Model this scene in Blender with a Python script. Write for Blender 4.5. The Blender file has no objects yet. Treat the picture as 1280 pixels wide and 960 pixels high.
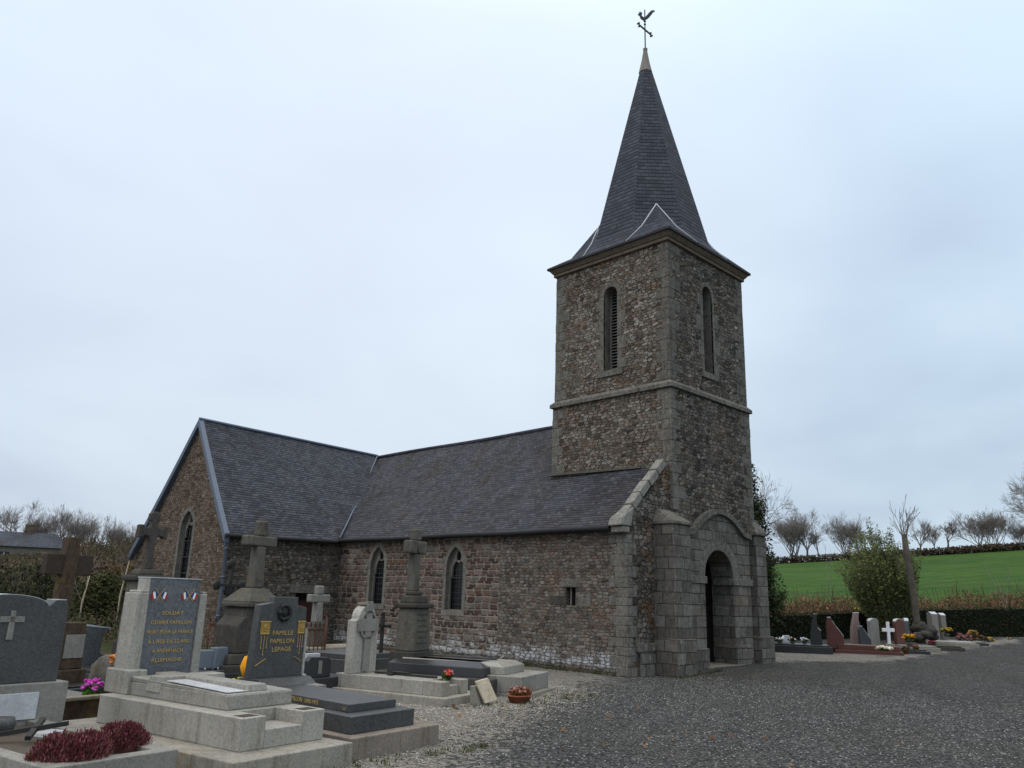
import bpy, bmesh, math, random
from mathutils import Vector, Matrix, noise
from mathutils.geometry import tessellate_polygon
random.seed(11)
R = math.radians
scn = bpy.context.scene
COL = scn.collection

# ------------------------------------------------------------------ camera
FPX = 996.52
CAM = Vector((-18.346, -12.338, 1.768))
def cam_axes(yaw, pitch, roll):
    f = Vector((math.cos(pitch)*math.cos(yaw), math.cos(pitch)*math.sin(yaw), math.sin(pitch)))
    r = Vector((math.sin(yaw), -math.cos(yaw), 0)); u = r.cross(f)
    c, s = math.cos(roll), math.sin(roll)
    return c*r+s*u, -s*r+c*u, f
CR, CU, CF = cam_axes(R(45.5518742), R(15.0033287), R(1.8088856))
cd = bpy.data.cameras.new('camera'); cam = bpy.data.objects.new('camera', cd); COL.objects.link(cam)
cd.sensor_width = 36; cd.lens = FPX/1280*36; cd.clip_end = 3000
cam.matrix_world = Matrix(((CR.x, CU.x, -CF.x, CAM.x), (CR.y, CU.y, -CF.y, CAM.y), (CR.z, CU.z, -CF.z, CAM.z), (0, 0, 0, 1)))
scn.camera = cam
def ray(x, y):
    d = CF + CR*((x-640)/FPX) + CU*((480-y)/FPX)
    return d
def flat_dir(x, y):
    d = ray(x, y); h = math.hypot(d.x, d.y); return d.x/h, d.y/h, d.z/h
def spot(x, y, D):                 # point seen in that direction at ground distance D
    a, b, c = flat_dir(x, y); return Vector((CAM.x+a*D, CAM.y+b*D, CAM.z+c*D))

def clamp(t, a=0., b=1.): return max(a, min(b, t))
def ss(t): t = clamp(t); return t*t*(3-2*t)

# ------------------------------------------------------------------ terrain
def az_of(x, y): a, b, _ = flat_dir(x, y); return math.degrees(math.atan2(b, a))
AZ_A, AZ_B = az_of(965, 757), az_of(1280, 768)     # right-hand field, left and right limit
AZ_L = az_of(170, 733)
ZC0, ZC1 = spot(965, 704, 150).z, spot(1280, 686, 150).z
ZL0, ZL1 = spot(965, 757, 52).z, spot(1280, 745, 60).z
def hedge_D(az): return 37 + (AZ_A-az)/(AZ_A-AZ_B)*11
def height(x, y):
    dx, dy = x-CAM.x, y-CAM.y; D = math.hypot(dx, dy); az = math.degrees(math.atan2(dy, dx))
    z = .15*ss((x+1)/3) + .55*clamp((x-3)/23)
    if x > 26: z = .7
    wr = ss((AZ_A+14-az)/12) * ss((az+75)/30)
    if wr > 0:
        k = clamp((AZ_A-az)/(AZ_A-AZ_B), -.4, 1.6)
        hd = hedge_D(clamp(az, AZ_B-30, AZ_A+20))+1.5
        z0 = z; zc = ZC0+(ZC1-ZC0)*k; zl = ZL0+(ZL1-ZL0)*k
        if D > hd:
            if D < hd+12: zz = z0+(zl-z0)*ss((D-hd)/12)
            else:
                t = (D-hd-12)/(150-hd-12)
                zz = zl+(zc-zl)*t if t < 1 else zc+(1-math.exp(-(t-1)*1.))*.4-(t-1)*1.6
            z = z*(1-wr)+zz*wr
    wl = ss((az-AZ_L+12)/10) * ss((150-az)/30)
    if wl > 0 and D > 33:
        t = (D-33)/90.
        zz = z + 7.*(1-math.exp(-t*1.25))
        z = z*(1-wl)+zz*wl
    return z

# ------------------------------------------------------------------ mesh builder
class MB:
    def __init__(s, col=False):
        s.bm = bmesh.new(); s.col = s.bm.loops.layers.float_color.new('Col') if col else None
        s.cur = (1, 1, 1, 1); s.mats = []
    def v(s, p): return s.bm.verts.new(p)
    def face(s, vs, mi=0, smooth=False):
        try: f = s.bm.faces.new(vs)
        except ValueError: return None
        f.material_index = mi; f.smooth = smooth
        if s.col:
            for l in f.loops: l[s.col] = s.cur
        return f
    def poly(s, pts, mi=0): return s.face([s.v(p) for p in pts], mi)
    def hexa(s, b, t, mi=0):       # bottom quad (ccw from above), top quad
        B = [s.v(p) for p in b]; T = [s.v(p) for p in t]
        s.face(B[::-1], mi); s.face(T, mi); n = len(B)
        for i in range(n): s.face([B[i], B[(i+1) % n], T[(i+1) % n], T[i]], mi)
    def box(s, x0, x1, y0, y1, z0, z1, mi=0, tx=0, ty=0):   # tx, ty: top inset
        s.hexa([(x0, y0, z0), (x1, y0, z0), (x1, y1, z0), (x0, y1, z0)],
               [(x0+tx, y0+ty, z1), (x1-tx, y0+ty, z1), (x1-tx, y1-ty, z1), (x0+tx, y1-ty, z1)], mi)
    def extrude(s, pts, vec, mi=0):
        vec = Vector(vec); A = [Vector(p) for p in pts]
        s.prismv(A, [p+vec for p in A], mi)
    def prismv(s, A, B, mi=0):
        a = [s.v(p) for p in A]; b = [s.v(p) for p in B]; n = len(a)
        s.face(a[::-1], mi); s.face(b, mi)
        for i in range(n): s.face([a[i], a[(i+1) % n], b[(i+1) % n], b[i]], mi)
    def bar(s, p, q, w, h=None, mi=0, up=(0, 0, 1)):
        p, q, up = Vector(p), Vector(q), Vector(up); h = h or w
        d = (q-p).normalized()
        if abs(d.dot(up)) > .98: up = Vector((1, 0, 0))
        a = d.cross(up).normalized()*w/2; b = a.cross(d).normalized()*h/2
        s.prismv([p-a-b, p+a-b, p+a+b, p-a+b], [q-a-b, q+a-b, q+a+b, q-a+b], mi)
    def tube(s, pts, rad, n=8, mi=0, cap=True, smooth=True):
        pts = [Vector(p) for p in pts]; rings = []
        if not isinstance(rad, (list, tuple)): rad = [rad]*len(pts)
        for i, p in enumerate(pts):
            d = (pts[min(i+1, len(pts)-1)]-pts[max(i-1, 0)]).normalized()
            up = Vector((0, 0, 1)) if abs(d.z) < .9 else Vector((1, 0, 0))
            a = d.cross(up).normalized(); b = d.cross(a).normalized()
            rings.append([s.v(p+(a*math.cos(2*math.pi*k/n)+b*math.sin(2*math.pi*k/n))*rad[i]) for k in range(n)])
        for r0, r1 in zip(rings, rings[1:]):
            for k in range(n): s.face([r0[k], r0[(k+1) % n], r1[(k+1) % n], r1[k]], mi, smooth)
        if cap: s.face(rings[0][::-1], mi); s.face(rings[-1], mi)
    def lathe(s, prof, c=(0, 0, 0), n=16, mi=0, smooth=True):
        c = Vector(c); rings = []
        for r, z in prof: rings.append([s.v(c+Vector((r*math.cos(2*math.pi*k/n), r*math.sin(2*math.pi*k/n), z))) for k in range(n)])
        for r0, r1 in zip(rings, rings[1:]):
            for k in range(n): s.face([r0[k], r0[(k+1) % n], r1[(k+1) % n], r1[k]], mi, smooth)
        s.face(rings[0][::-1], mi); s.face(rings[-1], mi)
    def blob(s, c, rad, sub=2, rough=.2, mi=0, seed=0, smooth=True):
        m = bmesh.ops.create_icosphere(s.bm, subdivisions=sub, radius=1)
        rad = Vector(rad) if not isinstance(rad, (int, float)) else Vector((rad,)*3)
        fs = set()
        for v in m['verts']:
            k = 1+rough*noise.noise(v.co*1.7+Vector((seed*3.1, seed, 7)))*1.6
            v.co = Vector(c)+Vector((v.co.x*rad.x, v.co.y*rad.y, v.co.z*rad.z))*k
            fs.update(v.link_faces)
        for f in fs:
            f.material_index = mi; f.smooth = smooth
            if s.col:
                for l in f.loops: l[s.col] = s.cur
    def panel(s, outer, holes, O, U, V, depth=0., mi=0, rmi=None, thick=0.):
        # flat wall with real openings: front face, reveals going inwards by depth
        O, U, V = Vector(O), Vector(U), Vector(V); N = U.cross(V)
        P = lambda q, d=0.: O+U*q[0]+V*q[1]-N*d
        loops = [outer]+holes
        tris = tessellate_polygon([[Vector((q[0], q[1], 0)) for q in l] for l in loops])
        flat = [q for l in loops for q in l]
        vs = [s.v(P(q)) for q in flat]
        for t in tris:
            a, b, c = (Vector((*flat[i], 0)) for i in t)
            ar = (b-a).cross(c-a).z
            if abs(ar) < 1e-9: continue
            s.face([vs[i] for i in (t if ar > 0 else t[::-1])], mi)
        rmi = mi if rmi is None else rmi
        def sides(l, d, inward, m):
            area = sum(l[i][0]*l[(i+1) % len(l)][1]-l[(i+1) % len(l)][0]*l[i][1] for i in range(len(l)))
            l2 = l if area > 0 else l[::-1]
            F = [s.v(P(q)) for q in l2]; B = [s.v(P(q, d)) for q in l2]
            for i in range(len(l2)):
                j = (i+1) % len(l2)
                s.face([F[i], F[j], B[j], B[i]] if inward else [F[j], F[i], B[i], B[j]], m)
        if depth:
            for h in holes: sides(h, depth, True, rmi)
        if thick: sides(outer, thick, False, mi)
    def build(s, name, mats, parent=None, bevel=0, loc=None):
        bm = s.bm
        if not s.col or True:
            uv = bm.loops.layers.uv.new('UVMap')
            bm.normal_update()
            for f in bm.faces:
                n = f.normal
                if abs(n.z) > .93: t, b = Vector((1, 0, 0)), Vector((0, 1, 0))
                else:
                    t = Vector((-n.y, n.x, 0)).normalized(); b = n.cross(t)
                for l in f.loops: l[uv].uv = (l.vert.co.dot(t), l.vert.co.dot(b))
        me = bpy.data.meshes.new(name); bm.to_mesh(me); bm.free()
        for m in (mats if isinstance(mats, (list, tuple)) else [mats]): me.materials.append(m)
        o = bpy.data.objects.new(name, me); COL.objects.link(o)
        if parent: o.parent = parent
        if loc: o.location = loc
        if bevel:
            b = o.modifiers.new('bevel', 'BEVEL'); b.width = bevel; b.segments = 2; b.limit_method = 'ANGLE'; b.angle_limit = R(35)
        return o

def tag(o, label=None, cat=None, group=None, kind=None):
    if label: o['label'] = label
    if cat: o['category'] = cat
    if group: o['group'] = group
    if kind: o['kind'] = kind
    return o
def thing(name, label, cat, loc=(0, 0, 0), rz=0, group=None):
    o = bpy.data.objects.new(name, None); COL.objects.link(o); o.empty_display_size = .2
    o.location = loc; o.rotation_euler = (0, 0, R(rz)); return tag(o, label, cat, group)

# ------------------------------------------------------------------ materials
class NT:
    def __init__(s, name, rough=.9, spec=.25):
        s.m = bpy.data.materials.new(name); s.m.use_nodes = True; s.t = s.m.node_tree
        s.b = s.t.nodes['Principled BSDF']; s.b.inputs['Roughness'].default_value = rough
        s.b.inputs['Specular IOR Level'].default_value = spec
    def n(s, typ, **kw):
        nd = s.t.nodes.new(typ)
        for k, v in kw.items():
            if k.startswith('i_'):
                key = k[2:]; key = int(key) if key.isdigit() else key.replace('_', ' ')
                s.put(nd.inputs[key], v)
            else: setattr(nd, k, v)
        return nd
    def put(s, sock, v):
        if isinstance(v, bpy.types.NodeSocket): s.t.links.new(v, sock)
        else: sock.default_value = v
    def uv(s): return s.n('ShaderNodeUVMap', uv_map='UVMap').outputs[0]
    def obj(s): return s.n('ShaderNodeTexCoord').outputs['Object']
    def pos(s): return s.n('ShaderNodeNewGeometry').outputs['Position']
    def math(s, op, a, b=0., c=0.):
        nd = s.n('ShaderNodeMath', operation=op); s.put(nd.inputs[0], a); s.put(nd.inputs[1], b); s.put(nd.inputs[2], c); return nd.outputs[0]
    def vm(s, op, a, b=(0, 0, 0), sc=None):
        nd = s.n('ShaderNodeVectorMath', operation=op); s.put(nd.inputs[0], a); s.put(nd.inputs[1], b)
        if sc is not None: s.put(nd.inputs['Scale'], sc)
        return nd.outputs[0]
    def sep(s, v): return s.n('ShaderNodeSeparateXYZ', i_0=v).outputs
    def noise(s, vec, scale, detail=3., rough=.55, dist=0.):
        nd = s.n('ShaderNodeTexNoise', i_Vector=vec, i_Scale=scale, i_Detail=detail, i_Roughness=rough, i_Distortion=dist); return nd.outputs
    def ramp(s, f, stops, interp='LINEAR'):
        nd = s.n('ShaderNodeValToRGB'); cr = nd.color_ramp; cr.interpolation = interp
        while len(cr.elements) < len(stops): cr.elements.new(.5)
        for e, (p, c) in zip(cr.elements, stops): e.position = p; e.color = (*c, 1) if len(c) == 3 else c
        s.put(nd.inputs[0], f); return nd.outputs[0]
    def step(s, f, a, b):          # smooth mask a..b -> 0..1
        nd = s.n('ShaderNodeMapRange', interpolation_type='SMOOTHSTEP'); s.put(nd.inputs[0], f); s.put(nd.inputs[1], a); s.put(nd.inputs[2], b); return nd.outputs[0]
    def mix(s, f, a, b, blend='MIX'):
        nd = s.n('ShaderNodeMix', data_type='RGBA', blend_type=blend); s.put(nd.inputs[0], f)
        for k, v in ((6, a), (7, b)): s.put(nd.inputs[k], (*v, 1) if isinstance(v, tuple) and len(v) == 3 else v)
        return nd.outputs[2]
    def bump(s, h, strength=.5, dist=.02, prev=None):
        nd = s.n('ShaderNodeBump', i_Strength=strength, i_Distance=dist, i_Height=h)
        if prev: s.put(nd.inputs['Normal'], prev)
        return nd.outputs[0]
    def done(s, col, nrm=None, rough=None):
        s.put(s.b.inputs['Base Color'], (*col, 1) if isinstance(col, tuple) and len(col) == 3 else col)
        if nrm: s.put(s.b.inputs['Normal'], nrm)
        if rough is not None: s.put(s.b.inputs['Roughness'], rough)
        return s.m

def plain(name, c, rough=.8, var=.25, sc=9., spec=.25, metal=0., bump=.15):
    n = NT(name, rough, spec); p = n.obj()
    a = n.noise(p, sc, 4)[0]; f = n.math('MULTIPLY_ADD', a, 2*var, 1-var)
    n.b.inputs['Metallic'].default_value = metal
    c2 = n.vm('SCALE', (c[0], c[1], c[2]), sc=f)
    return n.done(c2, n.bump(a, bump, .01))

def rubble(name, pal, su=4., sv=8., mortar=(.30, .26, .21), mw=.045, white=.4, rust=.4, dark=.45, base=0., coursed=0.):
    # pal: ramp stops of stone colours; su,sv stones per metre
    n = NT(name, .92, .12); uv = n.uv()
    w = n.vm('SUBTRACT', n.noise(uv, 2.6, 2)[1], (.5, .5, .5)); w = n.vm('MULTIPLY', w, (.16, .09*(1-.6*coursed), 0))
    v = n.vm('ADD', uv, w)
    v = n.vm('MULTIPLY', v, (su, sv, 1))
    vo = n.n('ShaderNodeTexVoronoi', voronoi_dimensions='2D', feature='F1', i_Vector=v, i_Scale=1., i_Randomness=.82-.25*coursed)
    ve = n.n('ShaderNodeTexVoronoi', voronoi_dimensions='2D', feature='DISTANCE_TO_EDGE', i_Vector=v, i_Scale=1., i_Randomness=.82-.25*coursed)
    cs = n.sep(vo.outputs['Color'])
    big = n.noise(uv, .55, 3)[0]
    sel = n.math('ADD', n.math('MULTIPLY', cs[0], .8), n.math('MULTIPLY_ADD', big, .5, -.15))
    col = n.ramp(sel, pal)
    fine = n.noise(uv, 22., 5, .65)[0]
    val = n.math('MULTIPLY', n.math('MULTIPLY_ADD', fine, .9, .55), n.math('MULTIPLY_ADD', cs[1], .7, .65))
    col = n.vm('SCALE', col, sc=val)
    # rust / ochre lichen areas
    ru = n.math('MULTIPLY', n.step(n.noise(n.vm('ADD', uv, (7.3, 2.1, 0)), .9, 5, .7)[0], .57, .72), rust)
    col = n.mix(ru, col, n.mix(fine, (.20, .085, .035), (.33, .17, .06)))
    # mortar
    edge = n.math('ADD', ve.outputs['Distance'], n.math('MULTIPLY_ADD', fine, .10, -.05))
    mm = n.math('SUBTRACT', 1., n.step(edge, mw*.4, mw*1.6))
    gap = n.step(n.noise(uv, 3.1, 3)[0], .45, .62)     # joints washed out in places
    mcol = n.mix(gap, mortar, (.05, .042, .036))
    col = n.mix(mm, col, n.vm('SCALE', mcol, sc=n.math('MULTIPLY_ADD', fine, .8, .6)))
    # black weathering
    bl = n.math('MULTIPLY', n.step(n.noise(n.vm('MULTIPLY', uv, (1., .45, 1)), 1.3, 5, .65)[0], .48, .68), dark)
    col = n.mix(bl, col, n.vm('SCALE', col, sc=.38))
    # pale crust lichen spots
    la = n.step(n.noise(n.vm('ADD', uv, (1.3, 9.1, 0)), .8, 4, .6)[0], .42, .64)
    l1 = n.noise(n.vm('ADD', uv, (3.3, 1.1, 0)), 9.5, 3, .6)[0]
    lm = n.math('MULTIPLY', n.math('MULTIPLY', n.step(n.math('ADD', l1, n.math('MULTIPLY', la, .06)), .665, .72), n.math('MULTIPLY_ADD', la, .8, .2)), white)
    col = n.mix(lm, col, (.40, .39, .36))
    if base:
        z = n.sep(uv)[1]
        bn = n.noise(n.vm('MULTIPLY', uv, (1., 1.4, 1)), 2.3, 6, .72)[0]
        bm_ = n.math('MULTIPLY', n.step(n.math('ADD', bn, n.math('MULTIPLY', n.math('SUBTRACT', .5, z), .42)), .56, .66), n.step(n.math('ADD', z, n.math('MULTIPLY', bn, .5)), .28, .42))
        col = n.mix(n.math('MULTIPLY', bm_, base), col, n.mix(fine, (.42, .42, .42), (.72, .72, .70)))
        gr = n.math('SUBTRACT', 1., n.step(n.math('ADD', z, n.math('MULTIPLY', bn, .3)), .15, .45))
        col = n.mix(n.math('MULTIPLY', gr, .75), col, (.05, .045, .03))
    h = n.math('ADD', n.math('MULTIPLY', n.step(edge, 0., mw*2.6), 1.), n.math('ADD', n.math('MULTIPLY', fine, .5), n.math('MULTIPLY', cs[2], .5)))
    return n.done(col, n.bump(h, .9, .035))

def blocks(name, c1, c2, mortar, bw=.36, bh=.2, ms=.02, white=.2, dark=.3, rough=.92, freq=2, jit=.05, blackm=0., base=0., pal=None, rust=0., squash=.72, bstr=.8):
    # squared coursed stone
    n = NT(name, rough, .12); uv = n.uv()
    w = n.vm('SUBTRACT', n.noise(uv, 3.3, 3)[1], (.5, .5, .5)); v = n.vm('ADD', uv, n.vm('MULTIPLY', w, (jit*1.6, jit, 0)))
    br = n.n('ShaderNodeTexBrick', offset=.5, squash=squash, squash_frequency=3, i_Vector=v, i_Scale=1., i_Mortar_Size=ms, i_Mortar_Smooth=.35, i_Bias=0., i_Brick_Width=bw, i_Row_Height=bh)
    n.put(br.inputs['Color1'], (0, 0, 0, 1)); n.put(br.inputs['Color2'], (1, 1, 1, 1)); n.put(br.inputs['Mortar'], (.5, .5, .5, 1))
    cell = n.sep(br.outputs['Color'])[0]
    fine = n.noise(uv, 24., 5, .65)[0]; med = n.noise(uv, 1.1, 4, .6)[0]
    sel = n.math('ADD', n.math('MULTIPLY', cell, .65), n.math('MULTIPLY_ADD', med, .8, -.22))
    col = n.ramp(sel, pal) if pal else n.mix(n.step(sel, .1, .9), c1, c2)
    mot = n.noise(uv, 6.5, 4, .7)[0]
    col = n.vm('SCALE', col, sc=n.math('MULTIPLY', n.math('MULTIPLY_ADD', fine, 1.1, .45), n.math('MULTIPLY_ADD', mot, 1.5, .25)))
    if rust:
        ru = n.math('MULTIPLY', n.step(n.noise(n.vm('ADD', uv, (7.3, 2.1, 0)), .8, 6, .75)[0], .54, .68), rust)
        col = n.mix(ru, col, n.mix(mot, (.17, .065, .025), (.30, .15, .05)))
    mcol = n.vm('SCALE', n.mix(n.step(n.noise(uv, 1.7, 4)[0], .42, .6), mortar, (mortar[0]*(1-blackm), mortar[1]*(1-blackm), mortar[2]*(1-blackm))), sc=n.math('MULTIPLY_ADD', fine, .8, .6))
    mask = n.step(n.math('ADD', br.outputs['Fac'], n.math('MULTIPLY_ADD', fine, .5, -.25)), .3, .75)
    col = n.mix(mask, col, mcol)
    bl = n.math('MULTIPLY', n.step(n.noise(n.vm('MULTIPLY', uv, (1.2, .5, 1)), 1.6, 5, .65)[0], .5, .7), dark)
    col = n.mix(bl, col, n.vm('SCALE', col, sc=.35))
    la = n.step(n.noise(n.vm('ADD', uv, (1.3, 9.1, 0)), .8, 4, .6)[0], .42, .64)
    l1 = n.noise(n.vm('ADD', uv, (3.3, 1.1, 0)), 9.5, 3, .6)[0]
    lm = n.math('MULTIPLY', n.math('MULTIPLY', n.step(n.math('ADD', l1, n.math('MULTIPLY', la, .06)), .665, .72), n.math('MULTIPLY_ADD', la, .8, .2)), white)
    col = n.mix(lm, col, (.38, .37, .345))
    if base:
        z = n.sep(uv)[1]
        bn = n.noise(n.vm('MULTIPLY', uv, (1., 1.4, 1)), 2.3, 6, .72)[0]
        bm_ = n.math('MULTIPLY', n.step(n.math('ADD', bn, n.math('MULTIPLY', n.math('SUBTRACT', .5, z), .42)), .56, .66), n.step(n.math('ADD', z, n.math('MULTIPLY', bn, .5)), .28, .42))
        col = n.mix(n.math('MULTIPLY', bm_, base), col, n.mix(fine, (.42, .42, .42), (.72, .72, .70)))
    h = n.math('ADD', n.math('MULTIPLY', mask, -1.), n.math('ADD', n.math('MULTIPLY', fine, .5), n.math('ADD', n.math('MULTIPLY', mot, .6), n.math('MULTIPLY', cell, .4))))
    return n.done(col, n.bump(h, bstr, .035))

def coursed(name, pal, su, sv, mortar, white=.5, dark=.4, rust=.4, base=0., rand=.75, mw=.10, blackm=.7, warp=.05, bstr=1., var=.95):
    # irregular squared rubble laid in rough courses
    n = NT(name, .93, .1); uv = n.uv()
    w = n.vm('SUBTRACT', n.noise(uv, 1.7, 2)[1], (.5, .5, .5)); w2 = n.vm('SUBTRACT', n.noise(uv, 7., 3)[1], (.5, .5, .5))
    v = n.vm('ADD', uv, n.vm('ADD', n.vm('MULTIPLY', w, (.10, warp*1.6, 0)), n.vm('MULTIPLY', w2, (.035, warp*.7, 0))))
    # every course slides sideways by its own amount
    row = n.math('FLOOR', n.math('MULTIPLY', n.sep(v)[1], sv)); sh = n.n('ShaderNodeTexWhiteNoise', noise_dimensions='1D'); n.put(sh.inputs['W'], row)
    cv = n.n('ShaderNodeCombineXYZ'); n.put(cv.inputs[0], sh.outputs['Value'])
    p = n.vm('ADD', n.vm('MULTIPLY', v, (su, sv, 1)), cv.outputs[0])
    k = dict(voronoi_dimensions='2D', distance='CHEBYCHEV', i_Vector=p, i_Scale=1., i_Randomness=rand)
    f1 = n.n('ShaderNodeTexVoronoi', feature='F1', **k); f2 = n.n('ShaderNodeTexVoronoi', feature='F2', **k)
    cs = n.sep(f1.outputs['Color'])
    fine = n.noise(uv, 26., 5, .7)[0]; mot = n.noise(uv, 7.5, 4, .7)[0]; med = n.noise(uv, .7, 5, .65)[0]
    sel = n.math('ADD', n.math('MULTIPLY', cs[0], .85), n.math('MULTIPLY_ADD', med, .5, -.22))
    col = n.ramp(sel, pal)
    val = n.math('MULTIPLY', n.math('MULTIPLY_ADD', fine, 1.0, .5), n.math('MULTIPLY', n.math('MULTIPLY_ADD', cs[1], var, 1-.5*var), n.math('MULTIPLY_ADD', mot, .9, .55)))
    col = n.vm('SCALE', col, sc=val)
    ru = n.math('MULTIPLY', n.step(n.math('ADD', n.noise(n.vm('ADD', uv, (7.3, 2.1, 0)), .75, 6, .72)[0], n.math('MULTIPLY', cs[2], .10)), .57, .70), rust)
    col = n.mix(ru, col, n.mix(mot, (.13, .055, .025), (.27, .14, .055)))
    edge = n.math('ADD', n.math('SUBTRACT', f2.outputs['Distance'], f1.outputs['Distance']), n.math('MULTIPLY_ADD', fine, .16, -.08))
    joint = n.math('SUBTRACT', 1., n.step(edge, mw*.35, mw*1.5))
    open_ = n.step(n.noise(n.vm('ADD', uv, (3, 5, 0)), 1.3, 4, .6)[0], .40, .60)
    mc = n.vm('SCALE', n.mix(n.math('MULTIPLY', open_, blackm), mortar, (.030, .026, .023)), sc=n.math('MULTIPLY_ADD', fine, .9, .55))
    col = n.mix(n.math('MULTIPLY', joint, .92), col, mc)
    bl = n.math('MULTIPLY', n.step(n.noise(n.vm('MULTIPLY', uv, (1., .4, 1)), 1.1, 6, .7)[0], .47, .68), dark)
    col = n.mix(bl, col, n.vm('SCALE', col, sc=.40))
    la = n.step(n.noise(n.vm('ADD', uv, (1.3, 9.1, 0)), .7, 4, .6)[0], .42, .64)
    l1 = n.noise(n.vm('ADD', uv, (3.3, 1.1, 0)), 11., 4, .65)[0]
    lm = n.math('MULTIPLY', n.math('MULTIPLY', n.step(n.math('ADD', l1, n.math('MULTIPLY', la, .06)), .64, .70), n.math('MULTIPLY_ADD', la, .8, .2)), white)
    col = n.mix(lm, col, (.36, .35, .325))
    if base:
        z = n.sep(uv)[1]; yy = n.sep(uv)[0]
        bn = n.noise(n.vm('MULTIPLY', uv, (1., 1.4, 1)), 1.3, 6, .75)[0]
        bm_ = n.math('MULTIPLY', n.step(n.math('ADD', n.math('ADD', bn, n.math('MULTIPLY', mot, .18)), n.math('MULTIPLY', n.math('SUBTRACT', .55, z), .36)), .57, .74), n.step(n.math('ADD', z, n.math('MULTIPLY', mot, .4)), .28, .46))
        bm_ = n.math('MULTIPLY', bm_, n.math('SUBTRACT', 1., n.math('MULTIPLY', joint, .8)))
        bm_ = n.math('MULTIPLY', bm_, n.step(n.math('ADD', cs[2], n.math('MULTIPLY', mot, .7)), .25, .65))
        col = n.mix(n.math('MULTIPLY', bm_, base), col, n.mix(mot, (.24, .24, .245), (.62, .63, .63)))
        gr = n.math('SUBTRACT', 1., n.step(n.math('ADD', z, n.math('MULTIPLY', mot, .3)), .14, .42))
        col = n.mix(n.math('MULTIPLY', gr, .7), col, n.mix(fine, (.03, .03, .018), (.075, .065, .04)))
    h = n.math('ADD', n.math('MULTIPLY', n.step(edge, 0., mw*2.2), 1.), n.math('ADD', n.math('MULTIPLY', fine, .5), n.math('ADD', n.math('MULTIPLY', cs[2], .6), n.math('MULTIPLY', mot, .5))))
    return n.done(col, n.bump(h, bstr, .04))

def granite(name, c, speck=.35, lich=.3, stain=.35, rough=.8, spec=.3, yellow=0., sc=1.):
    n = NT(name, rough, spec); p = n.obj()
    s1 = n.noise(p, 62.*sc, 2, .8)[0]; s2 = n.noise(p, 24.*sc, 4, .75)[0]; big = n.noise(p, 1.9, 6, .7)[0]
    rnd_ = n.n('ShaderNodeObjectInfo').outputs['Random']
    g1 = n.step(s1, .34, .66); g2 = n.step(s2, .3, .7)
    f = n.math('ADD', n.math('MULTIPLY_ADD', n.math('ADD', g1, g2), speck, 1-speck), n.math('MULTIPLY_ADD', big, .9, -.45))
    f = n.math('MULTIPLY', f, n.math('MULTIPLY_ADD', rnd_, .2, .9))
    col = n.vm('SCALE', (c[0], c[1], c[2]), sc=f)
    st = n.vm('MULTIPLY', p, (4.5, 4.5, .6))
    sm = n.math('MULTIPLY', n.step(n.noise(st, 1.6, 6, .75)[0], .48, .72), stain)
    col = n.mix(sm, col, n.vm('MULTIPLY', col, (.42, .37, .29)))
    lm = n.math('MULTIPLY', n.step(n.noise(p, 9., 6, .8)[0], .60, .70), lich)
    col = n.mix(lm, col, (c[0]*.5+.17, c[1]*.5+.17, c[2]*.5+.155))
    if yellow:
        ym = n.math('MULTIPLY', n.step(n.noise(n.vm('ADD', p, (4, 1, 2)), 2.4, 5, .7)[0], .52, .68), yellow)
        col = n.mix(ym, col, n.mix(s2, (.16, .125, .025), (.30, .23, .06)))
    return n.done(col, n.bump(n.math('ADD', s2, n.math('MULTIPLY', big, .6)), .4, .008))

def slate(name, c1, c2, moss=.35, rowh=.11, bw=.2, rough=.8):
    n = NT(name, rough, .15); uv = n.uv()
    w = n.vm('MULTIPLY', n.vm('SUBTRACT', n.noise(uv, 2.2, 2)[1], (.5, .5, .5)), (.02, .025, 0))
    v = n.vm('ADD', uv, w)
    br = n.n('ShaderNodeTexBrick', offset=.5, i_Vector=v, i_Scale=1., i_Mortar_Size=.006, i_Mortar_Smooth=.3, i_Brick_Width=bw, i_Row_Height=rowh)
    n.put(br.inputs['Color1'], (0, 0, 0, 1)); n.put(br.inputs['Color2'], (1, 1, 1, 1)); n.put(br.inputs['Mortar'], (.3, .3, .3, 1))
    cell = n.sep(br.outputs['Color'])[0]
    fine = n.noise(uv, 14., 4, .6)[0]
    col = n.mix(n.math('ADD', n.math('MULTIPLY', cell, .7), n.math('MULTIPLY_ADD', fine, .6, -.15)), c1, c2)
    rowp = n.math('FRACT', n.math('DIVIDE', n.sep(v)[1], rowh))
    col = n.mix(n.math('MULTIPLY', br.outputs['Fac'], .8), col, (.012, .012, .014))
    col = n.vm('SCALE', col, sc=n.math('MULTIPLY_ADD', n.step(rowp, .05, .40), .75, .35))
    col = n.vm('SCALE', col, sc=n.math('MULTIPLY_ADD', n.noise(uv, .7, 5, .65)[0], .9, .55))
    mo = n.math('MULTIPLY', n.step(n.noise(n.vm('MULTIPLY', uv, (1., .35, 1)), .9, 6, .75)[0], .44, .70), moss)
    col = n.mix(mo, col, n.mix(n.math('MULTIPLY', fine, cell), (.022, .018, .015), (.085, .068, .054)))
    lv = n.n('ShaderNodeTexVoronoi', voronoi_dimensions='2D', feature='F1', i_Vector=v, i_Scale=4., i_Randomness=1.)
    lm = n.math('MULTIPLY', n.math('MULTIPLY', n.math('SUBTRACT', 1., n.step(lv.outputs['Distance'], .1, .3)), n.step(n.sep(lv.outputs['Color'])[0], .8, .9)), moss*.5)
    col = n.mix(lm, col, (.16, .155, .14))
    h = n.math('SUBTRACT', n.math('MULTIPLY_ADD', cell, .35, 1.), n.math('ADD', n.math('MULTIPLY', rowp, .8), br.outputs['Fac']))
    return n.done(col, n.bump(h, .75, .02), n.math('MULTIPLY_ADD', fine, .3, rough-.15))

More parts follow.
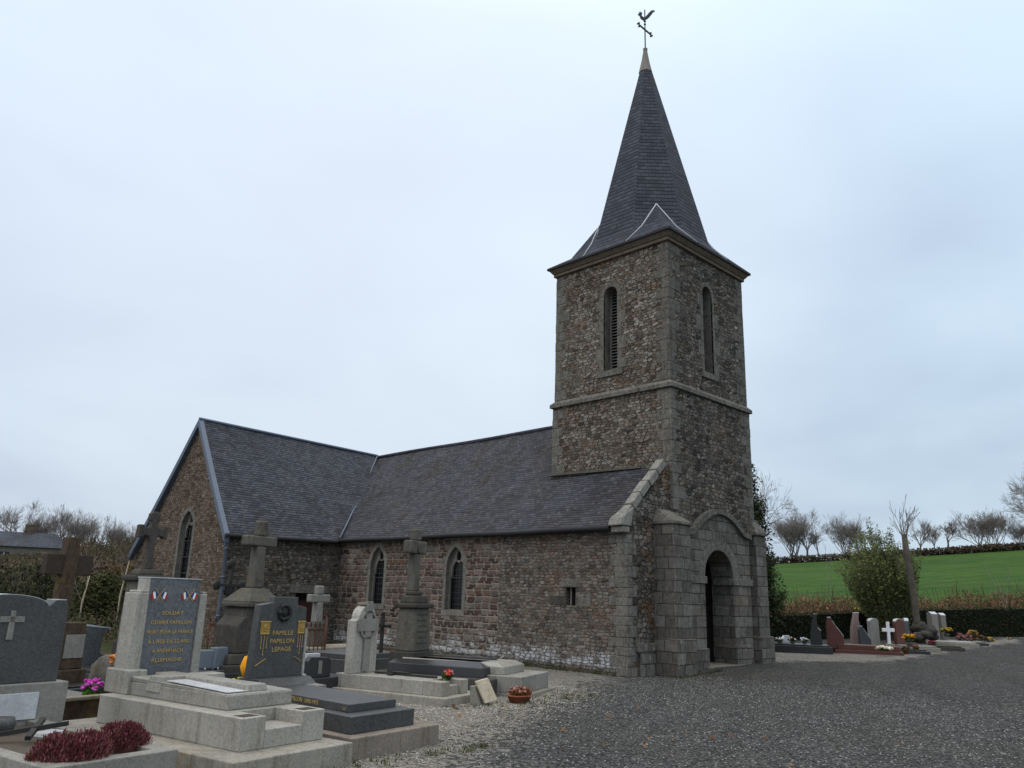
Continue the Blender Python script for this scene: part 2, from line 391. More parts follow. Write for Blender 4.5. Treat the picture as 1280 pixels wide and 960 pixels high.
def vcol(name, rough=.9, var=.35, sc=6.):
    n = NT(name, rough, .12)
    a = n.n('ShaderNodeVertexColor', layer_name='Col').outputs[0]
    f = n.math('MULTIPLY_ADD', n.noise(n.obj(), sc, 3)[0], 2*var, 1-var)
    return n.done(n.vm('SCALE', a, sc=f))

M = {}
brown = [(.0, (.062, .052, .044)), (.22, (.14, .115, .092)), (.42, (.20, .178, .152)), (.58, (.155, .108, .084)), (.75, (.22, .20, .172)), (1., (.31, .29, .26))]
greyp = [(.0, (.046, .042, .037)), (.3, (.115, .103, .09)), (.55, (.165, .152, .134)), (.75, (.13, .10, .077)), (1., (.30, .285, .26))]
tranp = [(.0, (.080, .058, .044)), (.35, (.16, .12, .088)), (.6, (.20, .16, .125)), (.8, (.16, .105, .075)), (1., (.28, .25, .21))]
navep = [(.0, (.070, .060, .052)), (.3, (.145, .123, .106)), (.55, (.19, .17, .148)), (.75, (.15, .105, .085)), (1., (.27, .25, .22))]
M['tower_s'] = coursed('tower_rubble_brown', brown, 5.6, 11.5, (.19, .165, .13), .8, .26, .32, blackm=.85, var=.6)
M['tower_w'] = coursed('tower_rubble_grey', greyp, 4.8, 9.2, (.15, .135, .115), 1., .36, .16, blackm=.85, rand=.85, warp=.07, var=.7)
M['nave_r'] = coursed('nave_rubble', navep, 5.4, 12., (.25, .23, .19), .65, .18, .42, var=.6, base=1., rand=.6, mw=.12, blackm=.65, warp=.03)
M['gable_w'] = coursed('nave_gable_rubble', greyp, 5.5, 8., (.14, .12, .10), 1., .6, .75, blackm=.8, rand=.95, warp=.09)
M['trans'] = coursed('transept_rubble', tranp, 5.8, 12., (.23, .19, .15), .6, .2, .25, blackm=.55, rand=.7, var=.55)
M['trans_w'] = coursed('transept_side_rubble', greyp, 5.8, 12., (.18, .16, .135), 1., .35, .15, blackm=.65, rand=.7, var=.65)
M['nave_b'] = coursed('nave_red_blocks', [(.0, (.068, .052, .044)), (.3, (.125, .092, .078)), (.5, (.135, .080, .064)), (.72, (.145, .122, .106)), (1., (.20, .18, .157))], 3.0, 5.4, (.29, .255, .21), .5, .3, .14, base=1., rand=.28, mw=.19, blackm=.30, warp=.03)
M['ashlar'] = blocks('grey_ashlar', 0, 0, (.075, .068, .058), .50, .29, .012, .8, .45, jit=.035, blackm=.7, pal=[(.0, (.068, .062, .054)), (.35, (.122, .112, .098)), (.7, (.158, .146, .13)), (1., (.21, .20, .182))], rust=.2, squash=.75, bstr=1.)
M['quoin'] = granite('granite_quoin', (.142, .133, .118), .45, .6, .85, .92, .1, .05, sc=.22)
M['dress'] = granite('granite_dressing', (.150, .140, .123), .4, .5, .6, .9, .1, .05, sc=.22)
M['wdress'] = granite('window_dressing', (.175, .164, .143), .4, .4, .5, .9, .1, .05, sc=.22)
M['coping'] = granite('granite_coping', (.21, .20, .18), .35, 1., .5, .9, .12, .1, sc=.3)
M['slate'] = slate('roof_slate', (.024, .026, .033), (.080, .080, .092), .8)
M['slate_t'] = slate('roof_slate_transept', (.028, .031, .043), (.086, .09, .110), .6)
M['slate_s'] = slate('spire_slate', (.030, .034, .048), (.068, .074, .096), .3, .15, .24)
M['zinc'] = plain('zinc_flashing', (.11, .135, .18), .5, .15, 5, .4, .3)
M['lead'] = plain('pale_lead', (.48, .49, .52), .6, .15, 5)
M['lead_cap'] = plain('weathered_lead_cap', (.19, .165, .145), .6, .3, 3)
M['gutter'] = plain('dark_gutter', (.028, .028, .031), .75, .2, 4)
M['black'] = plain('dark_interior', (.012, .011, .01), .9, .2)
M['iron'] = plain('black_iron', (.02, .019, .018), .6, .3, 20, .4)
M['rust'] = plain('rusty_iron', (.10, .042, .028), .85, .4, 14)
M['glass'] = plain('leaded_glass', (.012, .013, .015), .25, .5, 3, .5)
M['lattice'] = plain('lead_lattice', (.085, .085, .09), .7, .2)
M['louvre'] = plain('grey_louvre_wood', (.17, .165, .155), .9, .25, 6)
M['doorw'] = plain('dark_red_wood', (.05, .018, .014), .8, .3, 7)
M['gran_l'] = granite('pale_granite', (.295, .278, .245), .34, .15, .55, .42, .5)
M['gran_m'] = granite('mid_granite', (.215, .205, .185), .32, .2, .5, .7)
M['gran_p'] = granite('dark_grey_polished_granite', (.105, .112, .122), .5, .0, .3, .45, .4)
M['gran_d'] = granite('dark_granite', (.060, .061, .062), .5, .1, .3, .5, .4)
M['gran_b'] = granite('black_granite', (.025, .025, .027), .25, .12, .2, .35, .5)
M['gran_r'] = granite('red_granite', (.115, .042, .03), .3, .05, .2, .5, .4)
M['gran_k'] = granite('pinkish_granite', (.24, .17, .15), .3, .1, .2, .6, .35)
M['old'] = granite('old_lichened_stone', (.105, .098, .085), .3, .5, .6, .92, .12, .15, sc=.4)
M['old_d'] = granite('old_dark_stone', (.066, .061, .054), .3, .35, .6, .92, .12, .1, sc=.4)
M['old_y'] = granite('yellow_lichen_stone', (.22, .20, .16), .3, .35, .4, .92, .12, .8, sc=.4)
M['conc'] = granite('stained_concrete', (.20, .17, .145), .35, .15, .7, .95, .1)
M['conc_l'] = granite('pale_stained_concrete', (.275, .255, .22), .34, .2, .65, .85, .2, .3)
M['ochre'] = granite('ochre_lichen_stone', (.075, .054, .038), .35, .25, .6, .92, .12, .45, sc=.4)
M['marble_sheen'] = granite('white_marble_and_sheen', (.50, .51, .53), .2, .0, .25, .3, .6)  # white plaques, and the pale colour used as sky sheen on polished granite
M['gold'] = plain('gilded_lettering', (.50, .33, .09), .5, .2, 30, .5)
M['flag_b'] = plain('blue_paint', (.03, .05, .18), .6, .1); M['flag_w'] = plain('white_paint', (.8, .8, .8), .6, .05); M['flag_r'] = plain('red_paint', (.35, .03, .03), .6, .1)
M['terra'] = plain('terracotta', (.26, .085, .045), .85, .3, 8)
M['plastic_g'] = plain('dark_green_plastic', (.02, .035, .02), .6, .2)
M['foliage'] = vcol('foliage'); M['petal'] = vcol('petals', .7, .15)
M['bark'] = plain('grey_brown_bark', (.085, .075, .068), .95, .35, 12)
M['twig'] = plain('hazed_brown_twigs', (.24, .21, .195), .95, .3, 2)  # lightened so that distance haze is put into the twig colour
M['palebark'] = granite('lichened_bark', (.12, .105, .085), .4, 1., .5, .95, .1, .1, sc=.3)
M['wood_p'] = granite('pale_weathered_board', (.52, .44, .33), .15, .0, .2, .8, .15, sc=.3)
M['glass_b'] = plain('blue_grey_stone', (.13, .155, .185), .35, .25, 9, .5)
M['cream'] = plain('cream_render', (.22, .20, .165), .9, .3, 3)
M['house_slate'] = slate('house_slate', (.040, .046, .058), (.085, .098, .125), .7)

def brass_text(body, size, parent, loc, rot, mat, name='inscription', depth=.0015, align='CENTER', sx=1.):
    cu = bpy.data.curves.new('t', 'FONT'); cu.body = body; cu.size = size; cu.align_x = align; cu.extrude = depth
    cu.resolution_u = 2
    ob = bpy.data.objects.new('t', cu); COL.objects.link(ob)
    dg = bpy.context.evaluated_depsgraph_get(); dg.update()
    me = bpy.data.meshes.new_from_object(ob.evaluated_get(dg)); me.name = name
    bpy.data.objects.remove(ob); bpy.data.curves.remove(cu)
    me.materials.clear(); me.materials.append(mat)
    o = bpy.data.objects.new(name, me); COL.objects.link(o); o.parent = parent
    o.location = loc; o.rotation_euler = rot; o.scale = (sx, 1, 1)
    return o
STAND = (R(90), 0, 0)

# ------------------------------------------------------------------ world and sun
def build_world():
    w = bpy.data.worlds.new('World'); scn.world = w; w.use_nodes = True
    t = w.node_tree; bg = t.nodes['Background']; bg.inputs['Strength'].default_value = .1
    N = NT.__new__(NT); N.t = t
    sky = N.n('ShaderNodeTexSky', sky_type='NISHITA', sun_disc=False)
    sky.sun_elevation = R(SUN_EL); sky.sun_rotation = R(90-SUN_AZ); sky.dust_density = 3.; sky.air_density = 1.2
    d = N.n('ShaderNodeTexCoord').outputs['Generated']
    x = N.sep(d); zz = N.math('MAXIMUM', x[2], 0.)
    k = N.math('DIVIDE', 1., N.math('ADD', zz, .28))
    p = N.vm('MULTIPLY', N.vm('SCALE', d, sc=k), (1, 1, .35))
    c1 = N.noise(N.vm('ADD', p, (2.1, .4, 0)), .62, 4, .48, .5)[0]
    c2 = N.noise(N.vm('ADD', p, (7.1, 3.4, 1)), 1.7, 4, .5, .3)[0]
    f = N.math('ADD', N.math('MULTIPLY', c1, .75), N.math('MULTIPLY', c2, .25))
    cl = N.ramp(f, [(.32, (.46, .535, .68)), (.43, (.545, .645, .785)), (.55, (.645, .755, .88)), (.68, (.75, .835, .935))])
    grad = N.math('MULTIPLY_ADD', N.math('POWER', zz, .8), .55, .84)
    # light is a little stronger overhead, as under any closed cloud cover
    # brighter break in the cloud to the north east, behind the nave
    br = N.step(N.math('ADD', N.math('ADD', N.math('MULTIPLY', x[0], .52), N.math('MULTIPLY', x[1], .73)), N.math('MULTIPLY', x[2], .445)), .80, 1.0)
    cl = N.mix(N.math('MULTIPLY', br, .45), cl, (.80, .86, .93))
    # thinner, greener cloud towards the north east
    ne = N.step(N.math('ADD', N.math('MULTIPLY', x[0], .8), N.math('MULTIPLY', x[1], -.6)), -.1, .9)
    cl = N.mix(N.math('MULTIPLY', ne, .55), cl, N.vm('MULTIPLY', cl, (.90, 1.0, .985)))
    top = N.step(zz, .62, .95)
    cl = N.mix(top, cl, (.93, .90, .85))
    cl = N.vm('SCALE', cl, sc=N.math('MULTIPLY', N.math('MULTIPLY', grad, N.math('MULTIPLY_ADD', top, .7, 1.)), 10*SKY))
    mix = N.mix(.92, sky.outputs[0], cl)
    t.links.new(mix, bg.inputs['Color'])
    s = bpy.data.lights.new('sun', 'SUN'); s.energy = .6; s.angle = R(25); s.color = (1, .95, .88)
    o = bpy.data.objects.new('sun', s); COL.objects.link(o)
    e, a = R(SUN_EL), R(SUN_AZ)
    v = Vector((math.cos(e)*math.cos(a), math.cos(e)*math.sin(a), math.sin(e)))
    o.rotation_euler = (-v).to_track_quat('-Z', 'Y').to_euler(); o.location = v*60
SUN_EL, SUN_AZ, SKY = 42, 165, 1.1
build_world()
vs = scn.view_settings; vs.view_transform = 'Standard'; vs.look = 'None'; vs.exposure = 0; vs.gamma = 1; vs.use_curve_mapping = False
# ------------------------------------------------------------------ ground
def build_ground():
    azs = []; a = -180.
    while a < 180:
        azs.append(a); a += .75 if -5 < a < 105 else 3.
    rings = [0.] + [3*1.034**i for i in range(126)] + [215, 260, 330, 450, 700, 1200, 2000]
    vs_ = {}
    def pt(i, j):
        az = R(azs[i % len(azs)]); D = rings[j]
        x, y = CAM.x+D*math.cos(az), CAM.y+D*math.sin(az); return (x, y, height(x, y))
    yard, field, rough = MB(), MB(), MB(True)
    rough.cur = (.06, .06, .03, 1)
    cache = {}
    for i in range(len(azs)):
        az = azs[i]
        for j in range(len(rings)-1):
            Dm = (rings[j]+rings[j+1])/2
            if -70 < az < AZ_A+14: lim = hedge_D(clamp(az, AZ_B-30, AZ_A+20))+1.5; k = 1 if Dm > lim else 0
            elif AZ_L-10 < az < 150: k = 2 if Dm > 22 else 0
            else: k = 2 if Dm > 60 else 0
            mb = (yard, field, rough)[k]
            ids = [(i, j), (i, j+1), (i+1, j+1), (i+1, j)]
            V = []
            for q in ids:
                key = (k, q[0] % len(azs) if q[1] else 0, q[1])
                if key not in cache: cache[key] = mb.v(pt(q[0], q[1]))
                if cache[key] not in V: V.append(cache[key])
            mb.face(V, 0, True)
    # gravel
    n = NT('gravel', .95, .15); p = n.pos()
    xy = n.vm('MULTIPLY', p, (1, 1, 0))
    fine = n.noise(xy, 60., 3, .7)[0]; med = n.noise(xy, 1.4, 5, .65)[0]; big = n.noise(xy, .22, 4, .6)[0]
    def stones(sc):
        vo = n.n('ShaderNodeTexVoronoi', voronoi_dimensions='2D', feature='F1', i_Vector=xy, i_Scale=sc, i_Randomness=1.)
        return n.sep(vo.outputs['Color'])[0], vo.outputs['Distance']
    r1, d1 = stones(31.); r2, d2 = stones(16.)
    dk = n.mix(n.math('POWER', r1, 1.5), (.032, .032, .032), (.175, .172, .166))
    spk = n.math('MULTIPLY', n.step(r2, .91, .93), n.math('SUBTRACT', 1., n.step(d2, .25, .4)))
    dk = n.mix(n.math('MULTIPLY', spk, .8), dk, (.27, .265, .255))
    dk = n.vm('SCALE', dk, sc=n.math('MULTIPLY_ADD', med, .7, .62))
    tr = n.math('SINE', n.math('ADD', n.math('MULTIPLY', n.math('ADD', n.math('MULTIPLY', n.sep(xy)[0], .42), n.math('MULTIPLY', n.sep(xy)[1], -.9)), 3.3), n.math('MULTIPLY', n.noise(xy, .12, 2)[0], 14.)))
    dk = n.vm('SCALE', dk, sc=n.math('MULTIPLY_ADD', n.step(tr, .35, .95), -.12, 1.03))
    dk = n.mix(n.math('MULTIPLY', n.step(big, .42, .66), .45), dk, n.vm('SCALE', (.088, .080, .066), sc=n.math('MULTIPLY_ADD', r1, .8, .6)))
    lt = n.mix(r1, (.17, .15, .125), (.42, .395, .355))
    lt = n.vm('SCALE', lt, sc=n.math('MULTIPLY_ADD', med, .5, .72))
    so = n.math('MULTIPLY', n.step(n.noise(xy, 1.9, 5, .7)[0], .56, .70), .75)
    lt = n.mix(so, lt, n.mix(fine, (.12, .09, .05), (.24, .18, .10)))
    lm = n.n('ShaderNodeAttribute', attribute_name='pale').outputs['Fac']
    mk = n.step(n.math('ADD', lm, n.math('ADD', n.math('MULTIPLY_ADD', r2, .5, -.25), n.math('MULTIPLY_ADD', med, 1.0, -.5))), .34, .66)
    col = n.mix(mk, dk, lt)
    h = n.math('SUBTRACT', n.math('MULTIPLY', r1, .6), n.math('ADD', d1, n.math('MULTIPLY', d2, .4)))
    gm = n.done(col, n.bump(h, 1., .05))
    # grassland
    n = NT('winter_wheat_field', .95, .1); p = n.pos()
    a = n.noise(p, .35, 6, .7)[0]; b = n.noise(n.vm('MULTIPLY', p, (1., 1., .2)), .05, 4, .6)[0]; c = n.noise(p, 2.6, 6, .8)[0]
    g = n.mix(n.step(b, .35, .65), (.024, .066, .009), (.042, .094, .011))
    g = n.vm('SCALE', g, sc=n.math('MULTIPLY', n.math('MULTIPLY_ADD', a, 1.0, .5), n.math('MULTIPLY_ADD', c, 1.6, .2)))
    g = n.mix(n.math('MULTIPLY', n.step(a, .50, .66), .55), g, (.070, .072, .026))
    q = n.sep(p); rows = n.math('SINE', n.math('ADD', n.math('MULTIPLY', n.math('ADD', n.math('MULTIPLY', q[0], .30), q[1]), 2.1), n.math('MULTIPLY', a, 3.)))
    g = n.vm('SCALE', g, sc=n.math('MULTIPLY_ADD', rows, .10, 1.)); tl = n.step(n.math('SINE', n.math('MULTIPLY', n.math('ADD', q[0], n.math('MULTIPLY', q[1], -.25)), .42)), .965, .995)
    g = n.mix(n.math('MULTIPLY', tl, .5), g, (.055, .055, .02))
    fm = n.done(g, n.bump(c, .6, .1))
    n = NT('rough_grass', .95, .1); p = n.pos()
    a = n.noise(p, .5, 6, .7)[0]; c = n.noise(p, 6., 4, .7)[0]
    g = n.mix(n.step(a, .4, .62), (.028, .040, .012), (.062, .050, .030))
    rm = n.done(n.vm('SCALE', g, sc=n.math('MULTIPLY_ADD', c, .9, .55)), n.bump(c, .6, .08))
    o = yard.build('gravel_ground', gm); tag(o, kind='structure')
    at = o.data.attributes.new('pale', 'FLOAT', 'POINT')
    edge = [(-13.4, -7.2), (-11.3, -4.7), (-9.3, -3.2), (-7.3, -2.35), (-5.2, -1.1), (-2.6, .2), (0, 1)]
    def pale(x, y):
        # pale chippings lie between the graves, left of a line that runs from the front to the church wall
        best = 1e9; sgn = 0
        for (x0, y0), (x1, y1) in zip(edge, edge[1:]):
            dx, dy = x1-x0, y1-y0; t = clamp(((x-x0)*dx+(y-y0)*dy)/(dx*dx+dy*dy)); px, py = x0+t*dx, y0+t*dy
            d = math.hypot(x-px, y-py)
            if d < best: best = d; sgn = 1 if dx*(y-y0)-dy*(x-x0) > 0 else -1
        v = clamp(.5+sgn*best*.42)
        if x < -13.4: v = 1 if y > -7.2-.6*(-13.4-x) else 0
        # pale strip along the far row of graves
        D = math.hypot(x-CAM.x, y-CAM.y); az = math.degrees(math.atan2(y-CAM.y, x-CAM.x))
        if -40 < az < 40 and D > 25 and x > 4:
            v = 1.-clamp((abs(D-PATH_D(az)+.3)-1.0)/1.3)*.9
        return v
    for i, vv in enumerate(o.data.vertices): at.data[i].value = pale(vv.co.x, vv.co.y)
    tag(field.build('grass_field', fm), kind='structure'); tag(rough.build('rough_grass_ground', rm), kind='structure')
ROW = [(955, 809, 28.5), (1110, 811, 30.5), (1180, 800, 35.5), (1262, 790, 43.5)]     # front edge of the far row of graves
def PATH_D(az):
    pts = [(az_of(x, y), D) for x, y, D in ROW]
    if az >= pts[0][0]: return pts[0][1]-.7
    for (a0, d0), (a1, d1) in zip(pts, pts[1:]):
        if a1 <= az <= a0: return d0+(d1-d0)*(a0-az)/(a0-a1)-.7
    return pts[-1][1]+4
build_ground()

# ------------------------------------------------------------------ church
church = thing('church', 'small stone village church with slate spire, long nave and transept', 'church')
def arch(cx, w, z0, zs, kind='round', n=12, rise=None):
    r = w/2; pts = [(cx-r, z0), (cx+r, z0)]
    if kind == 'round':
        k = rise or r
        for i in range(n+1): a = math.pi*i/n; pts.append((cx+r*math.cos(a), zs+k*math.sin(a)))
    else:                                      # pointed
        h = rise or w*.95; rr = (h*h+r*r)/(2*r); c0 = cx+r-rr; am = math.asin(h/rr)
        for i in range(n//2+1): a = am*i/(n//2); pts.append((c0+rr*math.cos(a), zs+rr*math.sin(a)))
        for i in range(n//2-1, -1, -1): a = am*i/(n//2); pts.append((2*cx-c0-rr*math.cos(a), zs+rr*math.sin(a)))
    return pts
def scaled(l, cx, cz, fx, fz): return [(cx+(q[0]-cx)*fx, cz+(q[1]-cz)*fz) for q in l]
S_U = (0, -1, 0); Z = (0, 0, 1)                # south faces: u = -y, normal = -x
A_, B_ = 4.38, 4.25                            # tower size along y and x
HT = 12.2

# --- nave
nw = [arch(-6.6, .78, 1.36, 2.62, 'pointed', 14, .62), arch(-10.62, .78, 1.42, 2.70, 'pointed', 14, .62)]
m = MB()
slit = [(-2.08, 1.62), (-1.74, 1.62), (-1.74, 2.08), (-2.08, 2.08)]
m.panel([(-4.62, -.4), (-.06, -.4), (-.06, 3.62), (-4.62, 3.62)], [slit], (-1.97, 0, 0), S_U, Z, .3, 0)
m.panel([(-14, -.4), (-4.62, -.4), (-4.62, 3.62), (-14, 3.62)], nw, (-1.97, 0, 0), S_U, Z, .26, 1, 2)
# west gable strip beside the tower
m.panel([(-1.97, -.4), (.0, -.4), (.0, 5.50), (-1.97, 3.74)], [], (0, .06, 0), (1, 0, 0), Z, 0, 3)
# hidden far sides
m.poly([(6.2, 4.4, 0), (6.2, 26, 0), (6.2, 26, 3.7), (6.2, 4.4, 3.7)], 0)
m.poly([(-1.97, 19, 0), (-1.97, 19, 3.6), (-1.97, 26, 3.6), (-1.97, 26, 0)], 0)
m.poly([(6.2, 26, 0), (-1.97, 26, 0), (-1.97, 26, 3.6), (2.1, 26, 7.5), (6.2, 26, 3.6)], 0)
m.poly([(6.2, 4.4, 0), (6.2, 4.4, 3.7), (4.2, 4.4, 5.6), (4.2, 4.4, 0)], 0)
nave = m.build('nave_wall', [M['nave_r'], M['nave_b'], M['dress'], M['gable_w']], church)

def lancet(parent, P, hole, cx, z0, zs, w, mats=None, tall=.62, sur=.135, bars=(2.3,), grid=True, name='window'):
    # P(u, z, d): point on wall, d metres inwards
    O = P(0, 0, 0); U = P(1, 0, 0)-O
    root = MB()
    root.panel(scaled(hole, cx, (z0+zs)/2, 1.0, 1.0), [], P(0, 0, .24), U, Z, 0)
    g = root.build(name, M['glass'], parent)
    out = arch(cx, w+2*sur, z0-.02, zs, 'pointed', 14, tall+sur*1.25)
    f = MB(); f.panel(out, [hole], P(0, 0, -.006), U, Z, .0, 0, thick=.02)
    # inner chamfered order
    inn = scaled(hole, cx, z0, .88, .95); inn = [(q[0], max(q[1], z0)) for q in inn]
    f.panel(hole, [[(q[0], q[1]+.02) for q in inn]], P(0, 0, .13), U, Z, .06, 0)
    f.build('stone_surround', M['wdress'], g, 0)
    # tracery head over a round-headed light
    t = MB(); lw = w*.74; zl = zs-.02
    head = [(q[0], q[1]) for q in scaled(hole, cx, z0, .90, .96) if q[1] > zs-.3]
    head = [(cx-w*.45, zs-.28), (cx+w*.45, zs-.28)]+[q for q in head if q[1] > zs-.27]
    lt = [q for q in arch(cx, lw, zs-.279, zl-.12, 'round', 10, lw*.62)]
    eye = [(cx+math.cos(a)*lw*.20, zs+tall*.52+math.sin(a)*lw*.34) for a in [2*math.pi*i/10 for i in range(10)]]
    t.panel(head, [lt, eye], P(0, 0, .15), U, Z, .06, 0)
    t.build('tracery', M['wdress'], g)
    s = MB(); s.extrude([P(cx-w/2-sur, z0-.16, -.02), P(cx+w/2+sur, z0-.16, -.02), P(cx+w/2+sur, z0, -.02), P(cx-w/2-sur, z0, -.02)], P(0, 0, .1)-P(0, 0, 0))
    s.build('sill', M['wdress'], g)
    b = MB()
    for z in bars: b.tube([P(cx-w*.42, z, .17), P(cx+w*.42, z, .17)], .013, 6)
    if grid:
        for k in range(1, 4): u = cx-w*.34+w*.68*k/4; b.tube([P(u, z0, .205), P(u, zs+.1, .205)], .005, 4)
        z = z0+.16
        while z < zs+.1: b.tube([P(cx-w*.36, z, .205), P(cx+w*.36, z, .205)], .005, 4); z += .17
    b.build('iron_bars', M['lattice'], g)
    return g
PS = lambda u, z, d: Vector((-1.97+d, -u, z))
for cx, z0, zs in ((-6.6, 1.36, 2.62), (-10.62, 1.42, 2.70)):
    lancet(church, PS, nw[0] if cx > -8 else nw[1], cx, z0, zs, .78)
# slit and blocked opening
m = MB(); m.poly([(-1.75, 2.1, 1.6), (-1.75, 1.72, 1.6), (-1.75, 1.72, 2.1), (-1.75, 2.1, 2.1)])
sl = m.build('slit_window', M['black'], church)
m = MB(); m.box(-1.985, -1.93, 1.60, 2.24, 2.085, 2.28); m.box(-1.98, -1.93, 1.22, 1.73, 1.60, 1.92)
m.build('stone_lintel', M['quoin'], sl, .01)
m = MB(); m.box(-1.975, -1.92, 2.09, 2.66, 1.62, 1.86); m.build('blocking_stone', M['old_d'], sl, .01)
m = MB(); m.bar((-1.86, 1.98, 1.62), (-1.86, 1.98, 2.08), .03, .03); m.build('frame', M['cream'], sl)
# corner stones of nave
m = MB(); z = .0; k = 0
random.seed(3)
while z < 3.35:
    h = random.uniform(.2, .3)
    if True:
        l = (.52 if k % 2 else .34)*random.uniform(.9, 1.15); w = (.2 if k % 2 else .38)
        pz = 0.006+random.random()*.008
        m.box(-1.97-pz, -1.97+w, .06-pz, .06+l, z+.006, z+h-.006)
    z += h; k += 1
m.build('corner_stones', M['quoin'], church, .012)

# --- nave roof
RJ = Vector((2.125, 16.94, 7.66))
prof = [(-2.17, 3.56), (-1.2, 4.42), (0, 5.47), (2.125, 7.6)]
m = MB()
for (x0, z0), (x1, z1) in zip(prof, prof[1:]):
    n = 24
    for i in range(n):
        ya, yb = .36+i*(26-.36)/n, .36+(i+1)*(26-.36)/n
        sag = lambda x, y: .05*math.sin(y*.9+x)*.4-.03*math.sin(math.pi*clamp((x+2.1)/4.2))
        m.poly([(x0, yb, z0+sag(x0, yb)), (x0, ya, z0+sag(x0, ya)), (x1, ya, z1+sag(x1, ya)), (x1, yb, z1+sag(x1, yb))])
m.poly([(6.42, 4.4, 3.56), (6.42, 26, 3.56), (2.125, 26, 7.6), (2.125, 4.4, 7.6)])
m.poly([(-2.17, .36, 3.5), (-2.17, 12.9, 3.5), (-2.17, 12.9, 3.56), (-2.17, .36, 3.56)])
m.poly([(-2.17, .36, 3.5), (-1.9, .36, 3.5), (-1.9, 12.9, 3.5), (-2.17, 12.9, 3.5)])
bmesh.ops.remove_doubles(m.bm, verts=m.bm.verts, dist=.001)
roof = m.build('nave_roof', M['slate'], church)
m = MB(); m.tube([(2.125, 4.3+i*1.3, 7.63+.015*math.sin(i)) for i in range(11)], .07, 8)
m.build('ridge_tiles', M['slate_t'], roof)
m = MB(); m.tube([(-2.2, .42+i*1.03, 3.55+.012*math.sin(i*1.3)) for i in range(13)], .065, 8); m.build('gutter', M['gutter'], roof)
m = MB(); m.bar((-.06, 1.0, 5.44), (-.06, 4.5, 5.50), .14, .07); m.build('tower_flashing', M['old'], roof)
# gable coping with kneeler
m = MB()
for i in range(5):
    a, b = i/5+.006, (i+1)/5-.006
    p = Vector((-2.05, .2, 3.77)); q = Vector((-.20, .2, 5.50)); wob = .012*((i*7) % 3-1)
    m.bar(p.lerp(q, a)+Vector((0, wob, 0)), p.lerp(q, b)+Vector((0, wob, wob)), .26, .22)
m.hexa([(-2.3, .0, 3.60), (-1.86, .0, 3.60), (-1.86, .42, 3.60), (-2.3, .42, 3.60)], [(-2.24, .02, 3.80), (-1.7, .02, 4.12), (-1.7, .40, 4.12), (-2.24, .40, 3.80)])
m.box(-2.2, -1.9, .02, .40, 3.44, 3.59)
m.build('gable_coping', M['coping'], church, .03)

# --- tower
bs = arch(-2.13, .52, 8.52, 10.95, 'round', 12, .30)      # belfry openings (u = -y on the south, u = x on the west)
bw = arch(2.10, .53, 8.5, 11.02, 'round', 12, .30)
door = arch(1.99, 1.50, -.1, 2.48, 'round', 20, .76)
m = MB()
HS = 7.66
e = .04
m.panel([(-A_-e, -.4), (e, -.4), (e, HS), (-A_-e, HS)], [], (-e, 0, 0), S_U, Z, 0, 0)
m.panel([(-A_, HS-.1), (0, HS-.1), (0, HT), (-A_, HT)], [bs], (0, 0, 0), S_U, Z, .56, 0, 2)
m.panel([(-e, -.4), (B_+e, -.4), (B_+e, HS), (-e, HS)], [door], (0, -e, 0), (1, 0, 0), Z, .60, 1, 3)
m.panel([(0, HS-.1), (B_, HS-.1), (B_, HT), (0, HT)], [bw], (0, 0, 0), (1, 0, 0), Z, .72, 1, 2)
m.poly([(B_+e, -e, -.4), (B_+e, A_+e, -.4), (B_+e, A_+e, HS), (B_+e, -e, HS)], 1)
m.poly([(B_, 0, HS-.1), (B_, A_, HS-.1), (B_, A_, HT), (B_, 0, HT)], 1)
m.poly([(B_+e, A_+e, 0), (-e, A_+e, 0), (-e, A_+e, HS), (B_+e, A_+e, HS)], 0)
m.poly([(B_, A_, HS-.1), (0, A_, HS-.1), (0, A_, HT), (B_, A_, HT)], 0)
m.poly([(0, 0, HT), (B_, 0, HT), (B_, A_, HT), (0, A_, HT)], 0)
tower = m.build('tower_wall', [M['tower_s'], M['tower_w'], M['dress'], M['ashlar']], church)
# porch room behind the arch
m = MB()
m.poly([(.9, .56, 0.12), (.9, 3.6, 0.12), (.9, 3.6, 3.3), (.9, .56, 3.3)]); m.poly([(3.1, 3.6, 0.12), (3.1, .56, 0.12), (3.1, .56, 3.3), (3.1, 3.6, 3.3)])
m.poly([(.9, 3.6, .12), (3.1, 3.6, .12), (3.1, 3.6, 3.3), (.9, 3.6, 3.3)]); m.poly([(.9, .56, 3.3), (.9, 3.6, 3.3), (3.1, 3.6, 3.3), (3.1, .56, 3.3)])
m.panel([(.9, .0), (3.1, .0), (3.1, 3.3), (.9, 3.3)], [scaled(door, 1.99, 1.2, .999, .999)], (0, .565, 0), (1, 0, 0), Z, 0)
m.build('porch_interior', M['old_d'], church)
m = MB(); m.box(1.05, 2.95, -.30, 3.6, -.1, .165); m.build('doorstep', M['conc'], church, .015)
m = MB()
for i in range(8): m.box(1.2+i*.2, 1.395+i*.2, 3.4, 3.46, .17, 2.7)
wd = m.build('inner_door', M['doorw'], church); m = MB(); m.tube([(2.5, 3.38, 1.2), (2.5, 3.33, 1.25), (2.5, 3.38, 1.3)], .012, 6); m.build('handle', M['iron'], wd)

